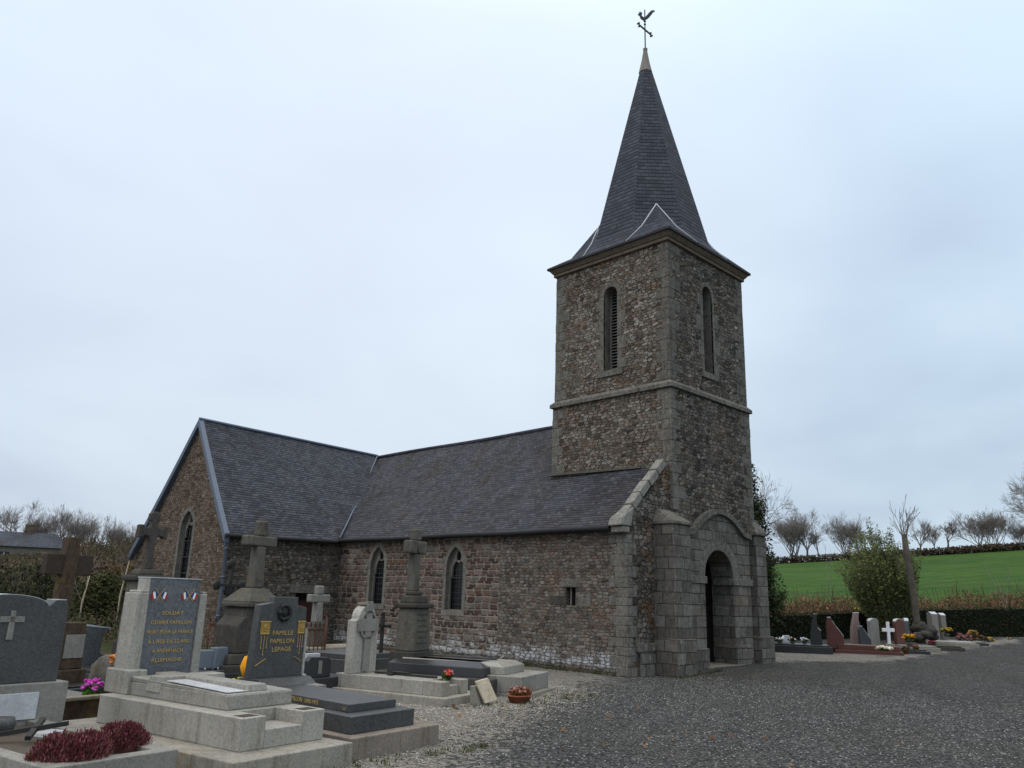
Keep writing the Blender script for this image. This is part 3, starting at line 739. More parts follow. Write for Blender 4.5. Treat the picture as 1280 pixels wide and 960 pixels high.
# portal slab with hood
hood = []
for i in range(21):
    t = i/20; x = .56+t*(3.42-.56); hood.append((x, 3.60+.04*t*2.6+.62*math.sin(math.pi*clamp((t-.03)/.94))**.85))
m = MB()
m.panel([(-.05, -.4), (3.72, -.4), (3.72, 3.60)]+hood[::-1]+[(-.05, 3.62)], [door], (0, -.15, 0), (1, 0, 0), Z, .1, 0, 0, thick=.1)
portal = m.build('portal_facing', M['ashlar'], church)
m = MB(); hp = [(-.02, 3.60)]+hood+[(3.72, 3.68)]
for (x0, z0), (x1, z1) in zip(hp, hp[1:]): m.bar((x0, -.17, z0+.05), (x1, -.17, z1+.05), .17, .15, up=(0, 0, 1) if abs(x1-x0) > .02 else (1, 0, 0))
m.build('hood_mould', M['quoin'], portal)
m = MB()
m.box(-.04, 1.29, -.20, .02, 2.30, 2.50); m.box(1.19, 1.29, .021, .50, 2.30, 2.50); m.build('impost', M['quoin'], portal, .015)
m = MB(); m.box(2.69, 3.80, -.20, .02, 2.30, 2.50); m.box(2.69, 2.79, .021, .50, 2.30, 2.50); m.build('impost', M['quoin'], portal, .015)
m = MB()                                          # arch stones, a hair proud of the facing
for i in range(11):
    a0, a1 = math.pi*(i+.03)/11, math.pi*(i+.97)/11; P_ = lambda a, r: Vector((1.99+math.cos(a)*r, -.158, 2.5+math.sin(a)*r*1.01))
    q = [P_(a0, .752), P_(a0, 1.06), P_((a0+a1)/2, 1.06), P_(a1, 1.06), P_(a1, .752), P_((a0+a1)/2, .752)]
    m.extrude(q, (0, .05, 0))
m.build('arch_stones', M['quoin'], portal)
m = MB()
m.box(.50, 1.26, -.22, -.10, -.1, .62); m.build('plinth', M['ashlar'], portal, .02)
m = MB(); m.box(2.72, 3.50, -.20, -.10, -.1, .66); m.box(2.72, 2.86, -.11, .5, -.1, .66); m.build('plinth', M['ashlar'], portal, .02)

# buttresses
def buttress(x0, x1, y0, y1, zc, zt, px, base=.9):
    b = MB(); b.box(x0, x1, y0, y1, -.3, zc); o = b.build('buttress', M['ashlar'], church, .02)
    c = MB(); c.hexa([(x0-.05, y0-.05, zc), (x1+.05, y0-.05, zc), (x1+.05, y1+.06, zc), (x0-.05, y1+.06, zc)],
                     [(x0-.05, y0-.05, zc+.07), (x1+.05, y0-.05, zc+.07), (x1+.05, y1+.06, zc+.07), (x0-.05, y1+.06, zc+.07)])
    c.hexa([(x0-.05, y0-.05, zc+.071), (x1+.05, y0-.05, zc+.071), (x1+.05, y1+.06, zc+.071), (x0-.05, y1+.06, zc+.071)],
           [(x0+.12, y1-.12, zt), (x1-.12, y1-.12, zt), (x1-.12, y1+.05, zt), (x0+.12, y1+.05, zt)])
    c.build('weathering', M['quoin'], o, .015)
    p = MB(); p.box(x0-px, x1+px, y0-px, y1, -.3, base, 0, .02, .0); p.build('plinth', M['ashlar'], o, .03)
buttress(-.82, -.05, -.56, .10, 3.74, 4.16, .08)
buttress(3.86, 4.47, -.30, 0., 3.80, 4.22, .09)
m = MB(); m.box(-1.66, -.92, -.03, .3, .55, .78); m.box(-1.55, -.90, -.01, .3, -.3, .549); m.build('foot_course', M['ashlar'], church, .02)

# string course, cornice
m = MB()
m.box(-.12, B_+.12, -.12, A_+.12, 7.63, 7.74); m.hexa([(-.12, -.12, 7.741), (B_+.12, -.12, 7.741), (B_+.12, A_+.12, 7.741), (-.12, A_+.12, 7.741)], [(0, 0, 7.86), (B_, 0, 7.86), (B_, A_, 7.86), (0, A_, 7.86)])
m.build('string_course', M['quoin'], church, .012)
m = MB()
m.box(-.08, B_+.08, -.08, A_+.08, 12.12, 12.22); m.hexa([(-.10, -.10, 12.221), (B_+.10, -.10, 12.221), (B_+.10, A_+.10, 12.221), (-.10, A_+.10, 12.221)], [(-.20, -.20, 12.36), (B_+.20, -.20, 12.36), (B_+.20, A_+.20, 12.36), (-.20, A_+.20, 12.36)])
m.build('cornice', granite('cornice_stone', (.14, .112, .085), .3, .1, .3, .9, .12, sc=.4), church, .015)
# quoins of the tower
m = MB(); random.seed(5)
def quoins(cx, cy, sx, sy, z0, z1):
    z = z0; k = 0
    while z < z1-.1:
        h = min(random.uniform(.26, .36), z1-z)
        a, b = (.52, .26) if k % 2 else (.26, .48)
        a *= random.uniform(.7, 1.2); b *= random.uniform(.85, 1.2); p = .004+random.random()*.01
        xs = sorted((cx-sx*p, cx+sx*a)); ys = sorted((cy-sy*p, cy+sy*b))
        m.box(xs[0], xs[1], ys[0], ys[1], z+.005, z+h-.005); z += h; k += 1
for q0, q1 in (((-e, -e, 1, 1, 4.2, 7.62), (0, 0, 1, 1, 7.87, 12.1)), ((B_+e, -e, -1, 1, 4.3, 7.62), (B_, 0, -1, 1, 7.87, 12.1)), ((-e, A_+e, 1, -1, 5.5, 7.62), (0, A_, 1, -1, 7.87, 12.1))):
    for q in (q0, q1): m = MB(); quoins(*q); m.build('corner_stones', M['quoin'], tower, .014)
# stones round the belfry openings
m = MB(); random.seed(8)
def jamb(P, cx, w, z0, z1):
    for s in (-1, 1):
        z = z0; k = 0 if s < 0 else 1
        while z < z1-.05:
            h = min(random.uniform(.28, .5), z1-z); l = (.34 if k % 2 else .14)*random.uniform(.85, 1.25); p = .004+random.random()*.008
            u0, u1 = sorted((cx+s*w/2, cx+s*(w/2+l)))
            q = [P(u0, z+.005, -p), P(u1, z+.005, -p), P(u1, z+h-.005, -p), P(u0, z+h-.005, -p)]
            m.extrude(q, P(0, 0, .06)-P(0, 0, 0)); z += h; k += 1
    q = [P(cx-w/2-.2, z0-.2, -.05), P(cx+w/2+.2, z0-.2, -.05), P(cx+w/2+.2, z0-.01, -.05), P(cx-w/2-.2, z0-.01, -.05)]
    m.extrude(q, P(0, 0, .3)-P(0, 0, 0))
    for i in range(7):
        a0, a1 = math.pi*(i+.05)/7, math.pi*(i+.95)/7; F = lambda a, r: P(cx+math.cos(a)*r, z1+math.sin(a)*r, -.006)
        q = [F(a0, w/2+.004), F(a0, w/2+.15), F(a1, w/2+.15), F(a1, w/2+.004)]; m.extrude(q, P(0, 0, .04)-P(0, 0, 0))
PT = lambda u, z, d: Vector((d, -u, z)); PW = lambda u, z, d: Vector((u, d, z))
jamb(PT, -2.13, .52, 8.52, 10.95); m.build('opening_stones', M['dress'], tower, .01)
m = MB(); jamb(PW, 2.10, .53, 8.5, 11.02); m.build('opening_stones', M['quoin'], tower, .01)
def louvres(P, cx, w, z0, z1, d, hole):
    b = MB(); b.panel(hole, [], P(0, 0, d+.2), P(1, 0, 0)-P(0, 0, 0), Z); o = b.build('belfry_window', M['black'], church)
    l = MB(); z = z0+.03
    while z < z1:
        l.extrude([P(cx-w/2, z, d), P(cx-w/2, z+.018, d), P(cx-w/2, z+.075, d+.11), P(cx-w/2, z+.057, d+.11)], P(w, 0, 0)-P(0, 0, 0)); z += .098
    l.build('louvres', M['louvre'], o)
    f = MB()
    for s in (-1, 1): f.extrude([P(cx+s*w/2, z0, d-.02), P(cx+s*(w/2-.045), z0, d-.02), P(cx+s*(w/2-.045), z1, d-.02), P(cx+s*w/2, z1, d-.02)], P(0, 0, .1)-P(0, 0, 0))
    f.build('frame', M['louvre'], o)
louvres(PT, -2.13, .52, 8.52, 11.1, .34, bs); louvres(PW, 2.10, .53, 8.5, 11.15, .5, bw)

# --- spire
cx, cy = B_/2, A_/2; ZA = 21.02
def octp(z, k, dx=0): r = .253*(ZA-z); a = R(22.5+45*k); return Vector((cx+r*math.cos(a), cy+r*math.sin(a), z))
zb, ze = 13.12, 12.43; ov = .24
m = MB()
zs_ = [zb+(20.12-zb)*i/6 for i in range(7)]
for k in range(8):
    for z0, z1 in zip(zs_, zs_[1:]): m.poly([octp(z0, k), octp(z0, k+1), octp(z1, k+1), octp(z1, k)])
# flared feet of the four main faces and the diagonal feet below the broaches
EC = [Vector((B_+ov, A_+ov, ze)), Vector((-ov, A_+ov, ze)), Vector((-ov, -ov, ze)), Vector((B_+ov, -ov, ze))]
hw = .84
foot = {}; MIDS = {}
for k, (dx, dy) in {7: (1, 0), 1: (0, 1), 3: (-1, 0), 5: (0, -1)}.items():
    a, b = octp(zb, k), octp(zb, k+1)
    ex_, ey_ = B_/2+ov, A_/2+ov
    pa = Vector((cx+dx*ex_+(-dy)*-hw*1.02, cy+dy*ey_+dx*-hw*1.02, ze)); pb = Vector((cx+dx*ex_+(-dy)*hw*1.02, cy+dy*ey_+dx*hw*1.02, ze))
    ma, mb_ = a.lerp(pa, .5)-Vector((dx*.06, dy*.06, .05)), b.lerp(pb, .5)-Vector((dx*.06, dy*.06, .05))
    m.poly([ma, mb_, b, a]); m.poly([pa, pb, mb_, ma]); foot[k] = (pa, pb); MIDS[k] = ma; MIDS[(k+1) % 8] = mb_
for k in (0, 2, 4, 6): m.poly([octp(ze, k), octp(ze, k+1), octp(zb, k+1), octp(zb, k)])
spire = m.build('spire', M['slate_s'], church)
for i, (k0, k1) in enumerate(((7, 1), (1, 3), (3, 5), (5, 7))):
    m = MB(); fl = MB()
    C_ = EC[i]; zt = 14.05; d = (octp(zt, k0+1)+octp(zt, k0+2))/2 if k0 != 7 else (octp(zt, 0)+octp(zt, 1))/2
    p0 = foot[k0][1]; p1 = foot[k1][0]
    out = (C_-Vector((cx, cy, ze))); out.z = 0; out.normalize()
    ap = d+out*.02
    mid = C_.lerp(ap, .45)-Vector((0, 0, .34))-out*.02
    q0 = p0.lerp(ap, .5)+Vector((0, 0, -.14)); q1 = p1.lerp(ap, .5)+Vector((0, 0, -.14))
    m.poly([p0, C_, mid, q0][::-1] if False else [C_, p0, q0, mid]); m.poly([p1, C_, mid, q1]); m.poly([mid, q0, ap]); m.poly([q1, mid, ap])
    for P0, Q0, kv in ((p0, q0, (k0+1) % 8), (p1, q1, k1)):
        V0 = octp(zb, kv); V1 = MIDS[kv]; m.poly([P0, V1, Q0]); m.poly([V1, V0, ap, Q0])
    fl.tube([p0, q0+out*.01, ap], .022, 6); fl.tube([p1, q1+out*.01, ap], .022, 6)
    bmesh.ops.recalc_face_normals(m.bm, faces=m.bm.faces)
    br_ = m.build('broach', M['slate_s'], spire); fl.build('valley_flashing', M['lead'], br_)
m = MB()
m.box(-ov, B_+ov, -ov, A_+ov, 12.362, 12.425); m.build('eaves_board', M['gutter'], spire)
m = MB(); zc = [(20.08, .25), (20.6, .14), (21.0, .075), (21.10, .085), (21.12, .03)]
m.lathe([(r, z) for z, r in zc], (cx, cy, 0), 8, smooth=False); m.build('lead_cap', M['lead_cap'], spire)
# weathercock
m = MB(); c_ = Vector((cx, cy, 0))
m.tube([c_+Vector((0, 0, 21.1)), c_+Vector((0, 0, 22.78))], .022, 8)
for z in (22.15, 22.28): m.lathe([(.0, z-.05), (.05, z), (.0, z+.05)], (cx, cy, 0), 8)
wc = m.build('weathercock', M['iron'], spire)
m = MB()
ad = Vector((1, 0, 0)); p, q = c_+Vector((0, 0, 21.92))-ad*.36, c_+Vector((0, 0, 21.92))+ad*.36
m.bar(p, q, .045, .045)
for t in (p, q):
    for w in (Vector((0, 0, .07)), Vector((0, 0, -.07)), (t-c_-Vector((0, 0, 21.92))).normalized()*.07): m.blob(t+w, .042, 1, 0)
m.build('cross_arms', M['iron'], wc)
m = MB()
rd = Vector((CR.x, CR.y, 0)).normalized()
ck = [(-.30, .27), (-.25, .34), (-.22, .45), (-.19, .37), (-.16, .47), (-.13, .38), (-.10, .42), (-.09, .33), (-.12, .27), (-.10, .20), (-.02, .14), (.05, .17), (.13, .27), (.22, .40), (.33, .52), (.44, .54), (.50, .48), (.42, .44), (.36, .34), (.28, .22), (.17, .08), (.06, .0), (.02, -.04), (-.05, -.04), (-.10, .01), (-.17, .06), (-.20, .15), (-.20, .24), (-.23, .18), (-.25, .25)]
m.extrude([c_+rd*(x*.8-.02)+Vector((0, 0, 22.34+z*.8))-Vector((rd.y, -rd.x, 0))*.012 for x, z in ck], Vector((rd.y, -rd.x, 0))*.024)
m.build('rooster', M['iron'], wc)

# --- transept
WA = Vector((-6.25, 12.93, 0)); gd = Vector((-.078, 1, 0)).normalized()     # gable wall runs along gd
GA = Vector((-6.577, 15.75, 7.66)); LG = 6.45
def PG(u, z, d):           # u from left to right seen from outside (from the far corner to the near corner)
    nrm = Vector((-gd.y, gd.x, 0))
    return WA+gd*(LG-u)+Vector((0, 0, z))-nrm*d
gcx = LG-2.90
gh = arch(gcx, .84, 1.75, 3.75, 'pointed', 14, .64)
ua = LG-2.86
m = MB()
m.panel([(0, -.4), (LG, -.4), (LG, 3.52), (ua, 7.50), (0, 3.1)], [gh], PG(0, 0, 0), -gd, Z, .26, 0, 2)
tdoor = [(-3.62, -.4), (-2.86, -.4), (-2.86, 1.70), (-3.62, 1.70)]
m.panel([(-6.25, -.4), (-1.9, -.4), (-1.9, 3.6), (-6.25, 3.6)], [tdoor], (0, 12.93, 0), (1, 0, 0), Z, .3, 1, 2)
m.poly([PG(0, 0, 0), PG(0, 3.1, 0), Vector((-1.9, 19.3, 3.3)), Vector((-1.9, 19.3, 0))], 1)
tr = m.build('transept_wall', [M['trans'], M['trans_w'], M['dress']], church)
lancet(church, PG, gh, gcx, 1.75, 3.75, .84, sur=.15, bars=(2.25, 2.8, 3.35), name='window')
m = MB(); m.box(-3.62, -2.86, 13.1, 13.16, -.1, 1.45, 0); td = m.build('side_door', M['doorw'], church)
m = MB(); m.box(-3.9, -2.35, 12.90, 13.0, 1.705, 1.95); m.build('stone_lintel', M['quoin'], td, .01)
m = MB(); m.poly([(-3.62, 13.2, 1.4), (-2.86, 13.2, 1.4), (-2.86, 13.2, 1.75), (-3.62, 13.2, 1.75)]); m.build('fanlight', M['black'], td)
# roof: two planes meeting along the ridge; the nave roof cuts them in the valley
GE = WA-gd*.14+Vector((-.24, 0, 3.50)); GE = Vector((-6.52, 12.72, 3.46))
m = MB()
def rp(s, t, side):        # s 0..1 along ridge, t 0 eave .. 1 ridge
    rdg = GA.lerp(Vector((3.2, 17.1, 7.66)), s)
    ev = Vector((-6.50, 12.74, 3.46)).lerp(Vector((3.2, 12.74, 3.56)), s) if side < 0 else Vector((-6.96, 19.5, 2.95)).lerp(Vector((3.2, 19.5, 3.2)), s)
    p = ev.lerp(rdg, t); p.z += -.06*math.sin(math.pi*t)+.015*math.sin(s*17); return p
for side in (-1, 1):
    for i in range(12):
        for j in range(4):
            q = [rp(i/12, j/4, side), rp((i+1)/12, j/4, side), rp((i+1)/12, (j+1)/4, side), rp(i/12, (j+1)/4, side)]
            m.poly(q if side < 0 else q[::-1])
bmesh.ops.remove_doubles(m.bm, verts=m.bm.verts, dist=.001)
troof = m.build('transept_roof', M['slate_t'], church)
m = MB()
for side in (-1, 1):
    for j in range(4):
        p, q = rp(0, j/4, side), rp(0, (j+1)/4, side); o_ = Vector((-.02, 0, .02))
        m.prismv([p+o_+Vector((.17, 0, 0)), p+o_, p+o_-Vector((0, 0, .26)), p+o_+Vector((.17, 0, -.26))], [q+o_+Vector((.17, 0, 0)), q+o_, q+o_-Vector((0, 0, .26)), q+o_+Vector((.17, 0, -.26))])
m.build('verge_flashing', M['zinc'], troof)
m = MB(); m.tube([GA+Vector((0, 0, .02)), RJ+Vector((0, 0, .03))], .06, 8); m.build('ridge_flashing', M['zinc'], troof)
m = MB(); m.tube([(-6.5, 12.68, 3.44), (-2.3, 12.68, 3.50)], .065, 8); m.build('gutter', M['gutter'], troof)
m = MB(); vp = []
for i in range(9):
    t = i/8; p = Vector((-2.15, 12.76, 3.62)).lerp(RJ, t); vp.append(p+Vector((-.06, -.06, .02-.10*math.sin(math.pi*t))))
m.tube(vp, .035, 6); m.build('valley_flashing', M['zinc'], troof)
m = MB(); m.tube([(-6.40, 12.70, 3.42), (-6.36, 12.84, 3.2), (-6.36, 12.84, 1.2), (-6.36, 12.84, .0)], .055, 10); dp = m.build('downpipe', M['zinc'], tr)
for z in (.9, 2.1, 3.0): m = MB(); m.tube([(-6.36, 12.84, z), (-6.36, 12.84, z+.06)], .068, 10); m.build('pipe_clip', M['zinc'], dp)
# ------------------------------------------------------------------ graves beside the nave
def spr(mb, base, n, L, spread, w, cols, lean=0.5, rnd=random):      # thin upright sprigs
    for i in range(n):
        a = rnd.uniform(0, 6.283); r = spread*math.sqrt(rnd.random())
        p = Vector(base)+Vector((r*math.cos(a), r*math.sin(a), 0))
        d = Vector((math.cos(a)*lean*r/spread+rnd.uniform(-.2, .2), math.sin(a)*lean*r/spread+rnd.uniform(-.2, .2), 1)).normalized()
        l = L*rnd.uniform(.6, 1.1); s = d.cross(Vector((math.cos(a+1.3), math.sin(a+1.3), .2))).normalized()*w
        c = rnd.choice(cols); k = rnd.uniform(.7, 1.25); mb.cur = (c[0]*k, c[1]*k, c[2]*k, 1)
        mb.poly([p-s, p+s, p+d*l*.7+s*.8, p+d*l]); s2 = d.cross(s).normalized()*w
        mb.poly([p-s2, p+s2, p+d*l*.7+s2*.8, p+d*l])
def leaves(mb, c, rad, n, size, cols, rnd=random, shell=.35, flat=.0):
    for i in range(n):
        while True:
            q = Vector((rnd.uniform(-1, 1), rnd.uniform(-1, 1), rnd.uniform(-1, 1)))
            if shell < q.length < 1: break
        p = Vector(c)+Vector((q.x*rad[0], q.y*rad[1], q.z*rad[2]))
        a = Vector((rnd.gauss(0, 1), rnd.gauss(0, 1), rnd.gauss(0, 1))).normalized(); b = a.orthogonal().normalized()
        s = size*rnd.uniform(.5, 1.3); cc = rnd.choice(cols); k = rnd.uniform(.75, 1.25); mb.cur = (cc[0]*k, cc[1]*k, cc[2]*k, 1)
        mb.poly([p-a*s, p+b*s*.55, p+a*s, p-b*s*.55])
def bouquet(name, label, cat, loc, pot, petals, r=.14, h=.2, leaf=(.03, .06, .02), potr=.1, poth=.14, n=16, group=None, fs=.035):
    t = thing(name, label, cat, loc, random.uniform(0, 360), group)
    if pot:
        m = MB(); m.lathe([(potr*.72, 0), (potr, poth*.85), (potr*1.1, poth*.86), (potr*1.1, poth), (potr*.9, poth), (potr*.88, poth-.02)], n=14); m.build('pot', pot, t)
    else: poth = 0
    m = MB(True); leaves(m, (0, 0, poth+h*.32), (r*.9, r*.9, h*.4), 70, .05, [leaf, (leaf[0]*1.6, leaf[1]*1.5, leaf[2])], shell=0); m.build('leaves', M['foliage'], t)
    m = MB(True)
    for i in range(n):
        a = random.uniform(0, 6.28); q = r*math.sqrt(random.random())
        c = random.choice(petals); k = random.uniform(.75, 1.2); m.cur = (c[0]*k, c[1]*k, c[2]*k, 1)
        m.blob((q*math.cos(a), q*math.sin(a), poth+h*(.55+.4*random.random())-.25*q), (fs, fs, fs*.8), 1, .5, seed=i)
    m.build('flowers', M['petal'], t); return t

TH = 10.5
# 1 soldier's monument ---------------------------------------------------------
t = thing('soldier_tomb', 'pale granite tomb with tall stele honouring a soldier, two pairs of small flags on it', 'grave', (-14.224, -4.473, 0), TH)
m = MB(); m.box(-.34, 1.19, -.37, 3.0, -.15, .22); m.build('base_slab', M['conc_l'], t, .012)
m = MB(); m.box(0, 1.09, .70, 2.62, .221, .53); m.build('tomb_block', M['gran_l'], t, .01)
m = MB()                                                    # front block with two planter holes and a lowered middle
m.box(0, .30, 0, .697, .221, .53); m.box(.79, 1.09, 0, .697, .221, .53); m.box(.30, .79, 0, .697, .221, .40); m.box(.30, .79, .46, .697, .401, .53)
fb = m.build('front_block', M['gran_l'], t, .008)
ds_ = plain('dark_soil', (.06, .045, .035), .95, .4, 30)
for x0 in (.06, .84): m = MB(); m.box(x0, x0+.19, .06, .22, .525, .5325); m.build('planter_soil', ds_, fb)
m = MB(); m.box(.21, 1.08, .54, 2.42, .531, .68); u_ = m.build('upper_slab', M['gran_l'], t, .012)
m = MB()
m.hexa([(.21, .545, .6805), (1.08, .545, .6805), (1.08, 2.40, .6805), (.21, 2.40, .6805)], [(.24, .56, .69), (1.06, .56, .69), (1.06, 2.38, .735), (.20, 2.38, .735)])
m.box(.50, .78, .60, 2.40, .69, .765, 0, .02, .02); m.box(.195, 1.095, 1.76, 2.04, .60, .773, 0, .03, .02)
m.build('raised_cross', M['gran_l'], u_, .01)
m = MB(); m.extrude([(.245, .60, .700), (.498, .60, .700), (.498, 1.72, .732), (.245, 1.72, .732)], (0, 0, .006)); m.build('sky_sheen_panel', M['marble_sheen'], u_)  # polished granite, its sky reflection painted as a pale colour
m = MB(); m.box(.40, 1.11, 2.56, 2.82, .53, 1.87); st = m.build('stele', M['gran_p'], t, .006)
m = MB(); m.box(.385, .415, 2.565, 2.815, .53, 1.865); m.build('side_facing', M['gran_l'], st)
m = MB(); m.extrude([(.38, 2.55, 1.871), (1.115, 2.55, 1.871), (1.115, 2.83, 1.871), (.38, 2.83, 1.871)], (0, 0, .012)); m.build('capping', M['marble_sheen'], st)
for x0, x1 in ((.235, .402), (1.108, 1.23)):
    m = MB(); m.box(x0, x1, 2.535, 2.84, .53, 1.69, 0, .012, .0); m.box(x0+.05, x1-.01, 2.56, 2.82, 1.691, 1.72); m.build('pilaster', M['gran_l'], t, .01)
m = MB(); m.box(.17, .40, 2.36, 2.86, .531, .80); m.build('pilaster_foot', M['gran_l'], t, .012)
for i, (s, w, z) in enumerate((('SOLDAT', .30, 1.43), ('OLIVIER PAPILLON', .57, 1.315), ('MORT POUR LA FRANCE', .64, 1.20), ('A L\'AGE DE 22 ANS', .57, 1.085), ('A ANDERNACH', .42, .975), ('ALLEMAGNE', .42, .865))):
    o = brass_text(s, .062, st, (.755, 2.553, z), STAND, M['gold']); k = w/max(o.dimensions.x, .01); o.scale = (k, 1, 1)
for fx in (.54, .965):
    fl = MB()
    for s in (-1, 1): fl.bar((fx-s*.05, 2.556, 1.60), (fx+s*.07, 2.556, 1.75), .010, .006)
    f_ = fl.build('flag_poles', M['gold'], st)
    for s in (-1, 1):
        for j, mt in enumerate(('flag_b', 'flag_w', 'flag_r')):
            x0 = fx+s*(.042+.026*j); zz = 1.728-.018*j
            b = MB(); b.extrude([(x0, 2.558, zz), (x0+s*.026, 2.558, zz-.018), (x0+s*.003, 2.558, zz-.095), (x0-s*.023, 2.558, zz-.077)], (0, -.005, 0)); b.build('flag_stripe', M[mt], f_)
tag(thing('x', 'x', 'x'), 'x') if False else None

# 2 family tomb ----------------------------------------------------------------
t = thing('family_tomb', 'dark grey granite family tomb with gold lettered headstone on a stained concrete slab', 'grave', (-12.906, -4.477, 0), TH)
m = MB(); m.hexa([(0, 0, -.15), (1.49, 0, -.15), (1.8, 3.1, -.15), (.2, 3.1, -.15)], [(0, 0, .23), (1.49, 0, .23), (1.8, 3.1, .23), (.2, 3.1, .23)]); m.build('base_slab', M['conc'], t, .012)
SK = lambda x0, x1, y0, y1, z0, z1: m.hexa([(x0+.13*y0, y0, z0), (x1+.13*y0, y0, z0), (x1+.13*y1, y1, z0), (x0+.13*y1, y1, z0)], [(x0+.13*y0, y0, z1), (x1+.13*y0, y0, z1), (x1+.13*y1, y1, z1), (x0+.13*y1, y1, z1)])
m = MB(); SK(.11, 1.18, .17, 2.95, .231, .42); m.build('tomb_block', M['gran_d'], t, .008)
m = MB(); SK(.28, 1.08, .42, 2.95, .421, .51); u_ = m.build('tomb_slab', M['gran_d'], t, .006)
o = brass_text('PAPILLON  1890-1953', .07, u_, (.2785+.13*1.35, 1.35, .443), (R(90), 0, R(-97.4)), M['gold'])
o = brass_text('L.F.', .04, u_, (.2785+.065, .50, .445), (R(90), 0, R(-97.4)), M['gold'])
m = MB(); m.hexa([(.28, 2.35, .511), (1.20, 2.35, .511), (1.20, 2.9, .511), (.28, 2.9, .511)], [(.28, 2.5, .60), (1.20, 2.5, .60), (1.20, 2.9, .60), (.28, 2.9, .60)]); m.build('headstone_foot', M['gran_d'], t, .006).location = (.38, 0, 0)
hs = [(.28, .601), (1.20, .601), (1.16, 1.54), (.99, 1.57), (.985, 1.68), (.56, 1.68), (.555, 1.60), (.33, 1.565)]
m = MB(); m.extrude([(x, 2.66, z) for x, z in hs], (0, .13, 0)); h_ = m.build('headstone', M['gran_d'], t, .005); h_.location = (.38, .0, 0)
m = MB(); m.box(1.162, 1.20, 2.64, 2.80, .61, 1.24); m.build('headstone_edge', M['gran_l'], h_)
for i, (s, w, z) in enumerate((('FAMILLE', .36, 1.16), ('PAPILLON', .42, 1.05), ('LEPAGE', .34, .94))):
    o = brass_text(s, .085, h_, (.76, 2.654, z), STAND, M['gold']); o.scale = (w/max(o.dimensions.x, .01), 1, 1)
m = MB()
for i in range(22):
    a = 6.283*i/22; m.blob((.75+math.cos(a)*.095, 2.645, 1.47+math.sin(a)*.10), .034, 1, .6, seed=i)
m.lathe([(.0, -.02), (.07, -.02), (.07, .01)], (0, 0, 0), 14) if False else None
m.blob((.75, 2.648, 1.47), (.07, .02, .075), 2, .5, seed=4); m.build('medallion', M['iron'], h_)
for x0, x1 in ((.36, .52), (1.02, 1.15)):
    g_ = MB(); g_.box(x0, x1, 2.650, 2.658, 1.17, 1.33); p_ = g_.build('gilded_panel', plain('dull_gold', (.30, .19, .04), .6, .4, 30, .4), h_)
    g_ = MB(); c0 = (x0+x1)/2
    for i in range(9): a = i*2.4; g_.tube([(c0+.008*i*math.cos(a)*.6, 2.648, 1.26+.008*i*math.sin(a)*.7), (c0+.008*(i+1)*math.cos(a+1)*.6, 2.648, 1.26+.008*(i+1)*math.sin(a+1)*.7)], .007, 5)
    g_.box(x0-.01, x1+.01, 2.646, 2.657, 1.335, 1.35); g_.box(x0+.01, x1-.01, 2.646, 2.657, 1.18, 1.193)
    for i, q in enumerate((.2, .5, .8)):
        xx = x0+(x1-x0)*q; zz = (.99, .90, .99)[i]; g_.box(xx-.003, xx+.003, 2.652, 2.657, zz, 1.16); g_.blob((xx, 2.655, zz), .011, 1, 0)
    g_.build('gilded_rose', M['gold'], h_)
g_ = MB(); g_.bar((.33, 2.655, .76), (.50, 2.655, .85), .012, .006); g_.bar((1.0, 2.655, .86), (1.14, 2.655, .79), .012, .006); g_.build('gilded_line', M['gold'], h_)

# 3 tomb with ringed cross ------------------------------------------------------
t = thing('ringed_cross_tomb', 'pale granite tomb whose round topped headstone bears a grey ringed cross', 'grave', (-9.193, -1.672, 0), 17)
m = MB(); m.box(0, 1.30, 0, 2.75, -.1, .13); m.build('base_slab', M['conc_l'], t, .015)
m = MB(); m.box(.14, .98, .55, 2.45, .131, .36); m.build('tomb_block', M['gran_l'], t, .008)
m = MB(); m.box(.14, .38, .16, .547, .131, .36); m.box(.38, .74, .20, .547, .131, .28); m.box(.74, .98, .16, .547, .131, .36)
m.build('front_block', M['conc_l'], t, .008)
m = MB(); c0 = .50; o2 = [(c0-.34, .361), (c0+.34, .361), (c0+.34, 1.28), (c0+.25, 1.30)]+[(c0+.25*math.cos(a), 1.30+.25*math.sin(a)) for a in [math.pi*i/14 for i in range(1, 14)]]+[(c0-.25, 1.30), (c0-.34, 1.28)]
m.extrude([(x, 2.10, z) for x, z in o2], (0, .19, 0)); h_ = m.build('headstone', M['gran_l'], t, .012)
m = MB(); m.box(c0-.10, c0+.10, 2.06, 2.099, .40, 1.62, 0, .015, 0); m.box(c0-.29, c0+.29, 2.055, 2.099, 1.09, 1.31)
m.build('cross', M['gran_m'], h_, .004)
m = MB()
for i in range(24):
    a, b = 6.283*i/24, 6.283*(i+1)/24; m.bar((c0+.235*math.cos(a), 2.085, 1.20+.235*math.sin(a)), (c0+.235*math.cos(b), 2.085, 1.20+.235*math.sin(b)), .045, .05, up=(0, 1, 0))
m.build('ring', M['gran_m'], h_)
m = MB(); m.box(c0-.10, c0+.10, 2.085, 2.28, 1.551, 1.60); m.build('lichened_top', M['old_y'], h_, .01)
kt = t
def rel(o, x, y, z=0):
    a = o.rotation_euler.z; return (o.location.x+x*math.cos(a)-y*math.sin(a), o.location.y+x*math.sin(a)+y*math.cos(a), o.location.z+z)
t = thing('grave_crucifix', 'black metal cross lying flat on the pale tomb with the ringed cross', 'cross', rel(kt, .60, 1.2, .362), 17)
m = MB(); m.bar((0, -.62, .02), (0, .72, .02), .06, .03); m.bar((-.2, .28, .022), (.2, .28, .022), .06, .03); m.build('cross', M['iron'], t)
m = MB(); m.blob((0, .2, .05), (.03, .28, .02), 1, .2); m.build('figure', M['iron'], t)
